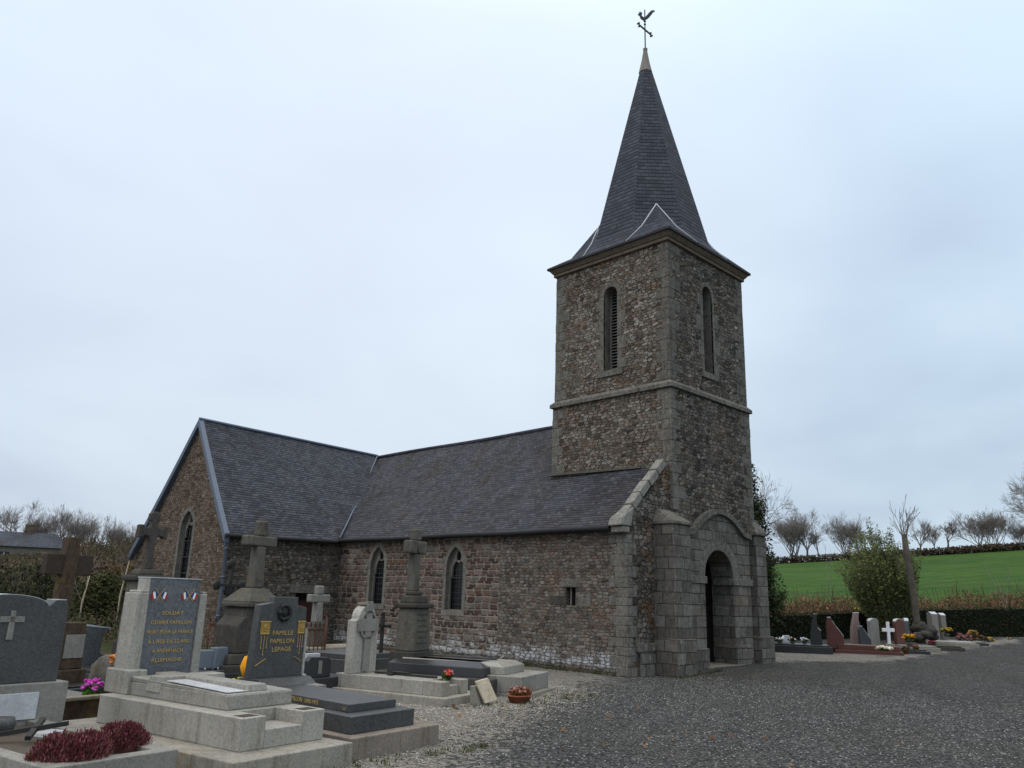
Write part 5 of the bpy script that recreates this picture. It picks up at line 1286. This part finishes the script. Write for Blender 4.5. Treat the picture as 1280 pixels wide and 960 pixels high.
TREE_KINDS = {
    'round': lambda: tree_mesh(2, 9, 2.2, 1, 4, .6, .20, .42, (3, 5), .013),
    'tall': lambda: tree_mesh(5, 11, 3.0, 1, 4, .55, .20, .45, (3, 5), .014),
    'multi': lambda: tree_mesh(9, 8, 1.4, 6, 4, .55, .12, .5, (3, 5), .012),
    'lean': lambda: tree_mesh(14, 8, 1.6, 5, 4, .85, .12, .38, (3, 5), .012),
    'oak': lambda: tree_mesh(21, 16, 3.0, 1, 5, .85, .42, .22, (4, 5), .020, .68),
    'small': lambda: tree_mesh(31, 6, 2.4, 1, 4, .5, .12, .5, (3, 5), .012),
    'near': lambda: tree_mesh(41, 9, 3.2, 1, 5, .85, .2, .1, (3, 4), .009),
}
def on_ground(px, py, D): p = spot(px, py, D); p.z = height(p.x, p.y); return p
def hgt(px, ytop, yh, D, p): return (spot(px, ytop, D).z-p.z)
CREST = [  # x, y of top, kind, width factor, words
    (992, 652, 'multi', 1.0, 'first many stemmed bare tree on the field crest right of the tower'),
    (1010, 648, 'round', .8, 'taller round bare tree right of the first one on the crest'),
    (1024, 668, 'small', .9, 'low thin bare tree left of the gap on the crest'),
    (1057, 654, 'multi', .85, 'bushy bare tree with a dark ivy foot beyond the gap'),
    (1074, 664, 'round', .8, 'bare tree just behind the left edge of the green shrub'),
    (1098, 668, 'tall', .8, 'bare tree half hidden behind the green shrub'),
    (1152, 652, 'round', .75, 'bare tree right behind the top of the lichened trunk'),
    (1170, 662, 'tall', .85, 'slim bare tree right of the lichened trunk'),
    (1187, 654, 'small', 1.1, 'small mop headed bare tree alone on the crest'),
    (1228, 648, 'lean', 1.0, 'wide leaning bare tree left of the big oak'),
    (1249, 646, 'lean', .9, 'dense bare tree below the oak branches'),
    (1277, 658, 'multi', .9, 'low bare tree at the right margin under the oak')]
for i, (x, yt, k, sx, lb) in enumerate(CREST):
    D = 146; p = on_ground(x, 700, D); bare_tree(k, p, hgt(x, yt, 0, D, p), 40*i, lb, sx=sx*1.15)
D = 120; p = on_ground(1332, 700, D); bare_tree('oak', p, hgt(1332, 610, 0, D, p), 200, 'big spreading bare oak cut by the right margin', sx=.72)
D = 52; p = on_ground(940, 740, D); bare_tree('near', p, hgt(940, 606, 0, D, p), 25, 'taller bare tree whose branches reach out behind the dark conifer', sx=.62)
# bank along the crest
m = MB(True); rnd = random.Random(4)
cols = [(.05, .042, .03), (.075, .055, .04), (.04, .04, .022), (.06, .04, .03)]
for i in range(240):
    x = 955+i*1.6; p = on_ground(x, 700, 143); 
    leaves(m, p+Vector((0, 0, .45)), (1., 1., .75), 28, .28, cols, rnd, 0)
o = m.build('crest_bank', M['foliage']); tag(o, 'dark scrubby bank along the top of the green field', 'hedge bank', kind='stuff')
# bracken bank behind the clipped hedge
m = MB(True); cols = [(.115, .058, .034), (.155, .085, .05), (.09, .05, .03), (.08, .07, .03), (.18, .11, .065), (.05, .055, .02)]
for i in range(300):
    x = 948+i*1.3; az = az_of(x, 760); D0 = hedge_D(az)
    for D in (D0+1.6+rnd.random()*1.2, D0+3.0+rnd.random()*1.5, D0+5.5+rnd.random()*2.5):
        p = on_ground(x, 760, D); k = .75+.5*noise.noise(Vector((x*.05, D*.2, 0)))
        if x > 1180: k *= 1.25
        leaves(m, p+Vector((0, 0, .48*k)), (.75, .75, .78*k), 60, .085, cols, rnd, 0)
        for j in range(1):
            q = p+Vector((rnd.uniform(-.6, .6), rnd.uniform(-.6, .6), .3)); c = rnd.choice(cols); m.cur = (*c, 1); m.tube([q, q+Vector((rnd.uniform(-.4, .4), rnd.uniform(-.4, .4), rnd.uniform(.6, 1.5)*k))], .012, 3, cap=False)
o = m.build('bracken_bank', M['foliage']); tag(o, 'brown bracken and bramble bank at the foot of the green field', 'scrub', kind='stuff')
# clipped hedge
m = MB(True); cols = [(.012, .018, .009), (.02, .027, .013), (.028, .032, .014), (.05, .035, .02)]
hp = []
for i in range(42):
    x = 930+i*10; az = az_of(x, 765); D = hedge_D(az)-.6; p = on_ground(x, 765, D); k = clamp((AZ_A-az)/(AZ_A-AZ_B), 0, 1.3); hp.append((p, 1.04+.36*k))
for (p, h0), (q, h1) in zip(hp, hp[1:]):
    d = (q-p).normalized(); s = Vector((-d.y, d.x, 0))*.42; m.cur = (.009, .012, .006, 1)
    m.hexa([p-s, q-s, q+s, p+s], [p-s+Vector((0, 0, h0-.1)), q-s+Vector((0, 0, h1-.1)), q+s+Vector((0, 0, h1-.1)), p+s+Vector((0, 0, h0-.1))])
    n = int((q-p).length*420)
    for j in range(n):
        t = rnd.random(); b = p.lerp(q, t); h = h0+(h1-h0)*t; w = rnd.random()
        if w < .3: pos = b+Vector((-d.y, d.x, 0))*rnd.uniform(-.45, .45)+Vector((0, 0, h+rnd.gauss(0, .035)-.06))
        else: pos = b+Vector((d.y, -d.x, 0))*(.43+rnd.gauss(0, .05))+Vector((0, 0, rnd.uniform(.03, h)))
        leaves(m, pos, (.02, .02, .02), 1, .055, cols if w > .12 else [(.07, .055, .025), (.055, .06, .02)], rnd, 0)
o = m.build('clipped_hedge', M['foliage']); tag(o, 'long dark clipped hedge behind the far row of graves', 'hedge')
# conifer and shrub beside the tower
def conifer():
    p = on_ground(931, 760, 36.5); t = thing('conifer_tree', 'dark narrow conifer partly hidden by the right side of the tower', 'tree', p)
    H = hgt(931, 553, 0, 36.5, p); m = MB(); m.tube([(0, 0, -.3), (0, 0, H*.5), (0, 0, H*.93)], [.2, .12, .03], 8); m.build('trunk', M['bark'], t)
    m = MB(True); rn = random.Random(6); cols = [(.016, .026, .011), (.026, .04, .016), (.038, .05, .018), (.012, .018, .009), (.05, .048, .022)]
    for i in range(620):
        z = H*(.08+.92*rn.random()**1.15); f = 1-(z/H); rad = 1.52*min(1, f*2.1+.03)**.8*(.8+.3*noise.noise(Vector((i*.37, 0, 0)))); a = rn.uniform(0, 6.283)
        q = rad*(.55+.45*rn.random()); c = Vector((q*math.cos(a), q*math.sin(a), z)); leaves(m, c, (.26, .26, .42), 42, .075, cols, rn, 0)
    m.build('crown', M['foliage'], t)
conifer()
def shrub(name, label, p, rad, n, size, cols, stems=6, cat='shrub', group=None, seed=1):
    t = thing(name, label, cat, p, 0, group); rn = random.Random(seed); m = MB()
    for i in range(stems):
        a = rn.uniform(0, 6.283); r_ = rn.random()*.7; m.tube([(0, 0, -.1), (rad[0]*r_*.4*math.cos(a), rad[1]*r_*.4*math.sin(a), rad[2]*.8), (rad[0]*r_*math.cos(a), rad[1]*r_*math.sin(a), rad[2]*1.7)], [.04, .03, .01], 5)
    m.build('stems', M['bark'], t); m = MB(True)
    k = max(8, n//50)
    for i in range(k):
        a = rn.uniform(0, 6.283); u = rn.uniform(-.9, 1); q = math.sqrt(max(0, 1-u*u))*rn.uniform(.5, 1)
        leaves(m, (rad[0]*q*math.cos(a)*.8, rad[1]*q*math.sin(a)*.8, rad[2]*(1+u*.85)), (rad[0]*.36, rad[1]*.36, rad[2]*.3), 50, size, cols, rn, 0)
    m.build('crown', M['foliage'], t); return t
p = on_ground(966, 765, 37.0); shrub('leafy_shrub', 'small dark green shrub just right of the tower buttress', p, (.62, .62, 1.55), 1500, .06, [(.025, .045, .015), (.04, .06, .02), (.05, .05, .022)], seed=3)
# green shoots shrub and lichened trunk
D = 39.5; p = on_ground(1112, 770, D)
t = thing('budding_shrub', 'large budding willow shrub with arching green shoots beside the lichened trunk', 'shrub', p); rn = random.Random(12)
m = MB(); lf = MB(True); cols = [(.09, .125, .028), (.115, .15, .035), (.065, .09, .022), (.12, .12, .045), (.065, .06, .03)]
for i in range(330):
    a = rn.uniform(0, 6.283); s = rn.random()**.6; d = Vector((math.cos(a)*s*.40, math.sin(a)*s*.40, 1)).normalized(); L = rn.uniform(3.2, 5.7)*(1-.34*s)
    pts = [Vector((math.cos(a)*s*.45, math.sin(a)*s*.45, -.1))]
    for k in range(5): d = (d+Vector((CR.x*-.03, CR.y*-.03, -.02-.05*s*k*.4))).normalized(); pts.append(pts[-1]+d*L/5)
    m.tube(pts, [.022, .018, .014, .011, .008, .005], 3, cap=False)
    for k in range(int(95*L/3)):
        u = rn.uniform(.12, 1.)*5; j = min(int(u), 4); q = pts[j].lerp(pts[j+1], u-j); leaves(lf, q, (.16, .16, .16), 1, .06, cols, rn, 0)
m.build('shoots', M['twig'], t); lf.build('crown', M['foliage'], t)
D = 35.5; p = on_ground(1149, 775, D); t = thing('lichened_trunk', 'tall bare lichen covered tree trunk rising from a stony mound among the far graves', 'tree', p)
lx = Vector((-CR.x, -CR.y, 0)).normalized(); H = hgt(1140, 668, 0, D, p)
m = MB(); m.tube([(0, 0, 0), lx*.10+Vector((0, 0, H*.25)), lx*.12+Vector((0, 0, H*.5)), lx*.24+Vector((0, 0, H*.8)), lx*.26+Vector((0, 0, H))], [.19, .125, .12, .13, .105], 10); m.build('trunk', M['palebark'], t)
m = MB(); rn = random.Random(8)
for a in (0, 1.3, 2.4, 3.5, 4.6, 5.5, 1.9):
    d = Vector((math.cos(a)*.55, math.sin(a)*.55, 1)).normalized(); limb(m, lx*.25+Vector((0, 0, H*.93)), d, .75*rn.uniform(.8, 1.2), .022, 2, rn, .5, .3, (2, 3), 3, .008)
m.build('crown', M['twig'], t)
m = MB()
for i in range(16):
    a = rn.uniform(0, 6.28); q = rn.random()*.55; m.blob((q*math.cos(a), q*math.sin(a), .62*(1-q)+rn.uniform(0, .2)), (rn.uniform(.16, .3), rn.uniform(.16, .3), rn.uniform(.14, .24)), 2, .35, seed=i)
bmesh.ops.scale(m.bm, vec=(1.0, 1.0, 1.0), verts=m.bm.verts)
o = m.build('stone_mound', M['old_d']); o.location = p; tag(o, 'mound of mossy stones at the foot of the lichened trunk', 'stones')
# lone young trees in the field edge
for x, lb in ((1253, 'thin leafless sapling at the field foot on the right'), (1041, 'thin leafless sapling on the bank left of the budding shrub')):
    p = on_ground(x, 745, 50); m = MB(); rn = random.Random(x); limb(m, Vector((0, 0, -.1)), Vector((0, 0, 1)), 1.6, .025, 3, rn, .5, .3, (2, 3), 3, .006); o = m.build('sapling', M['twig']); o.location = p; tag(o, lb, 'tree')

# ------------------------------------------------------------------ far row of graves
def fspot(px, py, D): p = spot(px, py, D); p.z = height(p.x, p.y); return p
FA = 30                                  # the row is turned a little
def shape_stone(name, label, px, D, w, h, kind, mat, rz=FA, thick=.16, base=.12, basem='gran_m', cap=True, cat='headstone'):
    h *= .92; w *= .88; thick *= .85
    p = fspot(px, 780, D); t = thing(name, label, cat, p, rz)
    m = MB(); m.box(-w*.62, w*.62, -.22, .22, -.1, base); m.build('foot', M[basem], t, .01)
    if kind == 'round': o = [(-w/2, base), (w/2, base), (w/2, h-w*.3)]+[(w/2*math.cos(a), h-w*.3+w*.3*math.sin(a)) for a in [math.pi*i/10 for i in range(1, 10)]]+[(-w/2, h-w*.3)]
    elif kind == 'slope': o = [(-w/2, base), (w/2, base), (w/2, h*.45), (w*.30, h*.6), (w*.1, h*.72), (-w*.12, h*.9), (-w*.2, h), (-w*.42, h), (-w/2, h*.85)]
    elif kind == 'wave': o = [(-w/2, base), (w/2, base), (w*.42, h*.55), (w*.2, h*.62), (w*.12, h*.82), (w*.2, h), (-w*.1, h*.98), (-w*.3, h*.7), (-w*.42, h*.5)]
    else: o = [(-w/2, base), (w/2, base), (w/2*.9, h*.93), (0, h), (-w/2*.9, h*.93)]
    m = MB(); m.extrude([(x, -thick/2, z+.001) for x, z in o], (0, thick, 0)); s = m.build('headstone', M[mat], t, .01)
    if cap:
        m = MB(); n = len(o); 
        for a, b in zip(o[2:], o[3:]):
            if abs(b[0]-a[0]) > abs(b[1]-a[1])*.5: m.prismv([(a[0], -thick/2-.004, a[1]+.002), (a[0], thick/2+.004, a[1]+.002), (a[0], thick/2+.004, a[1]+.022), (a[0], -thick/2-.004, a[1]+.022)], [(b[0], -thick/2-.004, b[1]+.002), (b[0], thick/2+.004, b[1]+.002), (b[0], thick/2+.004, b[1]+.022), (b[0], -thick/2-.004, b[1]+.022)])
        if len(m.bm.faces): m.build('capping', M['marble_sheen'], s)
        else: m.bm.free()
    return t
def fslab(label, px, py, D, w, l, h, mats_, h2=.05, rz=FA, name='low_grave'):
    p = fspot(px, py, D); a = R(rz); p = p+Vector((-w/2*math.cos(a)+l*math.sin(a), -w/2*math.sin(a)-l*math.cos(a), 0)); return slabgrave(name, label, p, rz, w, l, h, [M[k] for k in mats_], h2)
# black grave next to the tower
fslab('black polished grave nearest the tower in the far row', 952, 795, 30.4, 1.3, 2.3, .22, ('gran_b', 'gran_b'), .05, 22)
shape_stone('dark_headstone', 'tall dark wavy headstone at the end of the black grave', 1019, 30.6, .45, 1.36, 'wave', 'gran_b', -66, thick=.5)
for px, lb, c in ((974, 'white flowers on the black grave, nearest the tower', [(.7, .7, .66)]), (990, 'white and dark red flowers in the middle of the black grave', [(.7, .68, .6), (.2, .02, .02)]), (1005, 'pale mauve flowers on the black grave beside the dark headstone', [(.6, .58, .7), (.7, .7, .7)])):
    p = fspot(px, 790, 30.0); p.z += .275; bouquet('grave_flowers', lb, 'flowers', p, M['gran_m'], c, .13, .13, potr=.08, poth=.08, n=12, fs=.04)
p = fspot(982, 790, 30.4); p.z += .275; t = thing('white_plaque', 'white rounded plaque on the black grave near the tower', 'plaque', p, 4); m = MB(); m.extrude([(-.3, -.03, 0), (.3, -.03, 0), (.3, -.03, .18), (.2, -.03, .24), (-.2, -.03, .24), (-.3, -.03, .18)], (0, .06, 0)); m.build('plaque', M['marble_sheen'], t, .008)
# red granite grave
fslab('red granite grave with a stepped slab in the far row', 1043, 798, 30.9, 1.1, 2.1, .11, ('gran_r', 'gran_r'), .16, 23)
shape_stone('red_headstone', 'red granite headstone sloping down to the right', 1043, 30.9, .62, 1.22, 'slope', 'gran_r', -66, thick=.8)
p = fspot(1105, 800, 29.8); p.z += .18; bouquet('grave_flowers', 'cream flowers at the right corner of the red granite grave', 'flowers', p, None, [(.62, .58, .42), (.7, .66, .52)], .24, .18, n=26, fs=.055)
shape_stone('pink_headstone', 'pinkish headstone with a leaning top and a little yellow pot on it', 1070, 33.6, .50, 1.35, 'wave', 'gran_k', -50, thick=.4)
p = fspot(1072, 780, 33.6); p.z += 1.25; bouquet('grave_flowers', 'tiny yellow green plant on top of the pinkish headstone', 'flowers', p, M['terra'], [(.35, .32, .04)], .07, .1, potr=.05, poth=.07, n=6)
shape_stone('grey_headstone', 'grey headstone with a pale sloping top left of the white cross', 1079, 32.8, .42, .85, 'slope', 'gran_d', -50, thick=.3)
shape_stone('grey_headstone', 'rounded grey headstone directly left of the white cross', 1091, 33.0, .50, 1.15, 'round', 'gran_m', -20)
p = fspot(1110, 785, 32.6); t = thing('white_cross', 'small white cross standing among the far graves', 'cross', p, -50)
m = MB(); m.box(-.16, .16, -.12, .12, 0, .22); m.build('foot', M['conc_l'], t, .01); m = MB(); m.box(-.05, .05, -.04, .04, .22, .98); m.box(-.21, .21, -.038, .038, .64, .76); m.build('cross', M['flag_w'], t, .008)
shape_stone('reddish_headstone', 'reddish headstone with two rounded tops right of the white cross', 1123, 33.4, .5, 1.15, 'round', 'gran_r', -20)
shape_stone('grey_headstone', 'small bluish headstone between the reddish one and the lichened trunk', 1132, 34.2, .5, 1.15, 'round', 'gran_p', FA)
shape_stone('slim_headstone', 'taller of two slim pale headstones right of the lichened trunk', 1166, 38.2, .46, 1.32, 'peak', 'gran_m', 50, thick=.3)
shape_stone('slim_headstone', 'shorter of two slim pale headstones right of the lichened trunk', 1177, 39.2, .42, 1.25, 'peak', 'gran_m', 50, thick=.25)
for px, py, D, w, l, h, mt, lb in ((1066, 795, 32.2, 1.2, 1.5, .14, ('gran_m', 'gran_d'), 'low grey grave behind the red granite grave'), (1098, 797, 31.8, 1.1, 1.5, .10, ('gran_b', 'gran_d'), 'low dark grave in front of the white cross'), (1116, 795, 33.0, 1.2, 1.4, .14, ('conc_l', 'gran_m'), 'low pale kerbed grave before the stone mound'), (1138, 792, 34.2, 1.5, 1.6, .12, ('old_d', 'old_d'), 'mossy kerbed grave right of the orange bouquet'), (1160, 790, 36.6, 1.4, 1.6, .14, ('conc_l', 'gran_l'), 'pale slab grave below the two slim headstones'), (1180, 788, 38.0, 1.3, 1.4, .10, ('gran_b', 'gran_m'), 'last low grave of the far row')):
    fslab(lb, px, py, D, w, l, h, mt, .05, 30)
for px, D, pot, cs, r_, h_, lb, z in (
    (1136, 32.0, 'conc_l', [(.72, .33, .02), (.6, .2, .02), (.75, .5, .05)], .26, .42, 'large orange and yellow bouquet left of the lichened trunk', .2),
    (1130, 31.2, 'terra', [(.16, .03, .03), (.2, .06, .04)], .15, .18, 'dark red pot plant at the edge of the gravel before the orange bouquet', .0),
    (1143, 31.6, 'terra', [(.45, .2, .12), (.38, .12, .08)], .12, .22, 'salmon flowers in a pot right of the dark red one', .0),
    (1163, 34.2, 'gran_b', [(.35, .03, .08), (.4, .08, .12)], .17, .24, 'crimson flowers standing alone on the pale path edge', .0),
    (1183, 38.6, 'gran_m', [(.6, .46, .03), (.55, .35, .03)], .25, .32, 'yellow flowers right of the slim headstones', .25),
    (1205, 38.2, None, [(.28, .13, .13), (.2, .09, .09)], .40, .55, 'faded pinkish brown bush at the end of the far row', .0),
    (1216, 39.0, 'terra', [(.6, .3, .08), (.4, .2, .05)], .22, .4, 'orange topped plant behind the faded pinkish bush', .1),
    (1235, 41.0, None, [(.55, .45, .04), (.5, .3, .03)], .26, .24, 'yellow flowers beyond the faded pinkish bush', .0),
    (1222, 40.5, None, [(.14, .07, .05), (.1, .06, .04)], .4, .38, 'low brown dried plant near the hedge at the right', .0),
    (1261, 43.5, None, [(.6, .58, .3)], .12, .12, 'single pale flower on the grass below the hedge at the far right', .0)):
    p = fspot(px, 790, D); p.z += z; bouquet('grave_flowers', lb, 'flowers', p, M[pot] if pot else None, [(c[0]*.7, c[1]*.7, c[2]*.7) for c in cs], r_*.85, h_*.85, (.035, .045, .02), max(.07, r_*.45), .12, 26, fs=r_*.19)

# ------------------------------------------------------------------ left background
D = 88; p = on_ground(40, 700, D)
rz = math.degrees(math.atan2(p.y-CAM.y, p.x-CAM.x))-90
h = thing('country_house', 'pale rendered house with hipped slate roof beyond the scrub at the far left', 'house', p, rz-6)
zr, ze_ = spot(40, 664, D).z-p.z, spot(40, 684, D).z-p.z
m = MB(); m.panel([(-5.5, -1), (3.2, -1), (3.2, ze_), (-5.5, ze_)], [[(-2.8, ze_-1.7), (-1.9, ze_-1.7), (-1.9, ze_-.5), (-2.8, ze_-.5)], [(.2, ze_-1.7), (1.1, ze_-1.7), (1.1, ze_-.5), (.2, ze_-.5)]], (0, 0, 0), (1, 0, 0), Z, .2)
m.poly([(3.2, 0, -1), (3.2, 5, -1), (3.2, 5, ze_), (3.2, 0, ze_)]); m.poly([(-5.5, 5, -1), (-5.5, 0, -1), (-5.5, 0, ze_), (-5.5, 5, ze_)]); m.build('wall', M['cream'], h)
for x in (-2.8, .2):
    m = MB(); m.box(x, x+.9, .12, .16, ze_-1.7, ze_-.5); w_ = m.build('window', M['glass'], h); m = MB(); m.box(x+.42, x+.48, .10, .119, ze_-1.7, ze_-.5); m.build('frame', M['flag_w'], w_)
m = MB(); a, b, c, d = (-5.9, -.4, ze_), (3.6, -.4, ze_), (3.6, 5.4, ze_), (-5.9, 5.4, ze_); r0, r1 = (-5.9, 2.5, zr), (1.3, 2.5, zr)
m.poly([a, b, r1, r0]); m.poly([b, c, r1]); m.poly([c, d, r0, r1]); m.poly([d, a, r0]); m.poly([a, d, c, b]); rf = m.build('roof', M['house_slate'], h)
m = MB(); m.box(-1.3, -.5, 2.2, 2.8, zr-.5, zr+.75); m.build('chimney', M['trans'], rf)
# scrub wood
cols_b = [(.10, .072, .055), (.12, .088, .065), (.075, .06, .047), (.13, .088, .055), (.09, .078, .045), (.065, .065, .034)]
m = MB(True); rn = random.Random(77)
for i in range(620):
    x = rn.uniform(-60, 320); D = rn.uniform(40, 78); p = on_ground(x, 710, D); big = rn.uniform(.7, 1.25)*(.7+.5*noise.noise(Vector((x*.02, D*.06, 3))))
    if x < 95: big *= .62 if D < 64 else .42
    elif x > 85: big *= 1.12
    hh = (1.5+.018*(D-46))*big; c0 = rn.choice(cols_b); g_ = rn.random(); cc = [c0, rn.choice(cols_b)]+([(.045, .058, .02), (.075, .08, .026)] if g_ < .4 else [])
    for j in range(5):
        a = rn.uniform(0, 6.283); s = Vector((math.cos(a)*1.2*rn.random(), math.sin(a)*1.2*rn.random(), hh*rn.uniform(.25, .85)))
        leaves(m, p+s, (.9, .9, hh*.3), 44, .10, cc, rn, 0)
    for j in range(14):
        a = rn.uniform(0, 6.283); q = rn.random()*1.3; m.cur = (*rn.choice(cols_b), 1); m.tube([p+Vector((q*math.cos(a)*.4, q*math.sin(a)*.4, 0)), p+Vector((q*math.cos(a), q*math.sin(a), hh*rn.uniform(.8, 1.35)))], .016, 3, cap=False)
for i in range(230):
    x = rn.uniform(-60, 175); D = rn.uniform(27, 40); p = on_ground(x, 740, D)
    if 128 < x < 152 and D < 34: continue
    leaves(m, p+Vector((0, 0, .35)), (.8, .8, .5), 46, .07, [(.05, .055, .022), (.075, .055, .036), (.055, .045, .03), (.04, .05, .018)], rn, 0)
o = m.build('scrub_wood', M['foliage']); tag(o, 'brown winter scrub filling the slope below the house', 'scrub', kind='stuff')
for x, yt, D, k, sx, lb in ((14, 636, 96, 'round', 1.1, 'wide pale bare tree behind the house roof at the far left'), (68, 640, 92, 'tall', 1.0, 'tall bare tree right of the house'), (94, 652, 90, 'multi', 1.0, 'bushy bare tree next to the tall one right of the house'), (118, 652, 95, 'round', .7, 'round bare tree standing clear in the middle of the left skyline'),
        (140, 660, 85, 'multi', .9, 'low bare tree left of the weathered calvary'), (158, 663, 90, 'round', .85, 'bare tree seen just left of the calvary arm'), (46, 650, 97, 'multi', 1., 'bare tree growing behind the house chimney')):
    p = on_ground(x, 710, D); bare_tree(k, p, hgt(x, yt, 0, D, p), x*7, lb, 'bare trees on the left skyline', sx=sx)
for i, (x, yt, yb, D, r_, cs, lb) in enumerate(((22, 700, 760, 38, 2.0, [(.018, .024, .012), (.028, .032, .015), (.04, .038, .02)], 'dark evergreen bush behind the large headstone at the far left'), (128, 716, 760, 40, 1.3, [(.04, .05, .018), (.06, .06, .025)], 'olive bush left of the weathered calvary'), (60, 715, 765, 42, 1.5, [(.05, .045, .022), (.075, .06, .03), (.05, .06, .02)], 'brownish green bush behind the broad cross'), (118, 700, 750, 46, 1.6, [(.09, .055, .035), (.07, .05, .035)], 'reddish brown bush right of the broad cross'), (160, 705, 750, 44, 1.5, [(.085, .055, .03), (.10, .08, .03)], 'russet bush beside the calvary pedestal'))):
    p = on_ground(x, 740, D-4); hh = hgt(x, yt, 0, D-4, p); shrub('scrub_bush', lb, p, (r_, r_, hh*.5), 2600, .085, cs, 10, 'bush', None, 20+i)
for x0, x1, yt, D, lb in ((98, 105, 712, 33, 'thin pale sapling stem right of the broad cross'), (147, 149, 700, 34, 'thin pale birch sapling left of the slim headstone')):
    p = on_ground((x0+x1)/2, 765, D); t = thing('birch_sapling', lb, 'tree', p); hh = hgt(x0, yt, 0, D, p); m = MB(); m.tube([(0, 0, -.1), (-.02, 0.02, hh*.5), (.08, -.1, hh)], [.035, .03, .015], 6); m.build('trunk', M['wood_p'], t)
    m = MB(); rn = random.Random(x0); [limb(m, Vector((.02, -.02, hh*q)), Vector((rn.gauss(0, .5), rn.gauss(0, .5), 1)).normalized(), hh*.22, .012, 2, rn, .4, .3, (2, 3), 3, .005) for q in (.5, .65, .8, .95)]; m.build('crown', M['twig'], t)

# ------------------------------------------------------------------ loose stones on the yard
m = MB(True); rn = random.Random(99)
def pebbles(n, x0, x1, y0, y1, test, cols, smin, smax):
    k = 0
    while k < n:
        x, y = rn.uniform(x0, x1), rn.uniform(y0, y1)
        if not test(x, y): k += .2; continue
        k += 1; s = rn.uniform(smin, smax); c = rn.choice(cols); m.cur = (*c, 1); a = rn.uniform(0, 6.28); z = height(x, y)
        ca, sa = math.cos(a)*s, math.sin(a)*s*.7
        v = [m.v((x+ca, y+math.sin(a)*s, z+s*.2)), m.v((x-sa, y+math.cos(a)*s*.7, z+s*.2)), m.v((x-ca, y-math.sin(a)*s, z+s*.2)), m.v((x+sa, y-math.cos(a)*s*.7, z+s*.2)), m.v((x+rn.uniform(-.3, .3)*s, y+rn.uniform(-.3, .3)*s, z+s*.75))]
        for i in range(4): m.face([v[i], v[(i+1) % 4], v[4]])
side = lambda x, y: (x+9)*.45-(y+3.2)       # >0 on the dark side
pebbles(26000, -13.5, 0., -11., 1., lambda x, y: side(x, y) > rn.gauss(.1, .45) and math.hypot(x-CAM.x, y-CAM.y) > 6, [(.05, .05, .05), (.09, .09, .088), (.14, .138, .132), (.26, .255, .245), (.12, .11, .10)], .009, .022)
pebbles(12000, -13., -5., -7.5, -.2, lambda x, y: side(x, y) < rn.gauss(-.1, .5), [(.33, .31, .28), (.44, .42, .39), (.22, .2, .17), (.28, .22, .15)], .008, .02)
o = m.build('loose_chippings', M['foliage']); tag(o, 'loose stone chippings scattered over the gravel yard', 'gravel', kind='stuff')
m = MB(True); rn = random.Random(15)
def weed(x, y, h):
    for k in range(rn.randint(5, 12)):
        a = rn.uniform(0, 6.28); b = Vector((x+rn.gauss(0, .03), y+rn.gauss(0, .03), height(x, y))); l = h*rn.uniform(.5, 1.2); w = Vector((-math.sin(a), math.cos(a), 0))*.006
        m.cur = (*rn.choice([(.05, .075, .02), (.07, .09, .03), (.10, .09, .045)]), 1); t_ = b+Vector((math.cos(a)*l*.5, math.sin(a)*l*.5, l)); m.poly([b-w, b+w, t_])
for i in range(150): weed(-2.0-abs(rn.gauss(0, .07)), rn.uniform(.2, 12.6), .09)
for i in range(40): weed(rn.uniform(-.95, .9), -.68-abs(rn.gauss(0, .05)), .07)
for i in range(60): weed(rn.uniform(-14.6, -11.), -4.75+rn.gauss(0, .08)+.2*(rn.random()), .05)
for i in range(70): weed(rn.uniform(-9.3, -5.6), -1.9+rn.gauss(0, .25), .06)
o = m.build('weeds', M['foliage']); tag(o, 'sparse weeds along the foot of the church and graves', 'weeds', kind='stuff')
m = MB(True); rn = random.Random(5); m.cur = (.10, .045, .025, 1)
for i in range(40):
    x, y = rn.uniform(-13, -6), rn.uniform(-8.5, -.8); leaves(m, (x, y, height(x, y)+.025), (.01, .01, .01), 1, .045, [(.14, .06, .03), (.2, .11, .05)], rn, 0)
o = m.build('fallen_leaves', M['foliage']); tag(o, 'few dead brown leaves on the pale chippings', 'leaves', kind='stuff')
for im in [o for o in bpy.data.objects if o.name == 'x']: bpy.data.objects.remove(im)
GROUPS = {'grave_flowers': 'flowers on the far row of graves', 'low_grave': 'low flat graves', 'grey_headstone': 'grey headstones in the far row', 'slim_headstone': 'slim pale headstones', 'scrub_bush': 'bushes on the left slope', 'heather_bush': 'dark red heather bushes', 'stone_block': 'blue grey stone blocks', 'iron_cross': 'black iron crosses', 'grave_crucifix': 'black crosses laid on graves', 'birch_sapling': 'thin pale saplings', 'sapling': 'leafless saplings by the field'}
seen = {}
for o in bpy.data.objects:
    if o.parent is None and 'label' in o:
        b = o.name.split('.')[0]
        if b in GROUPS and 'group' not in o: o['group'] = GROUPS[b]
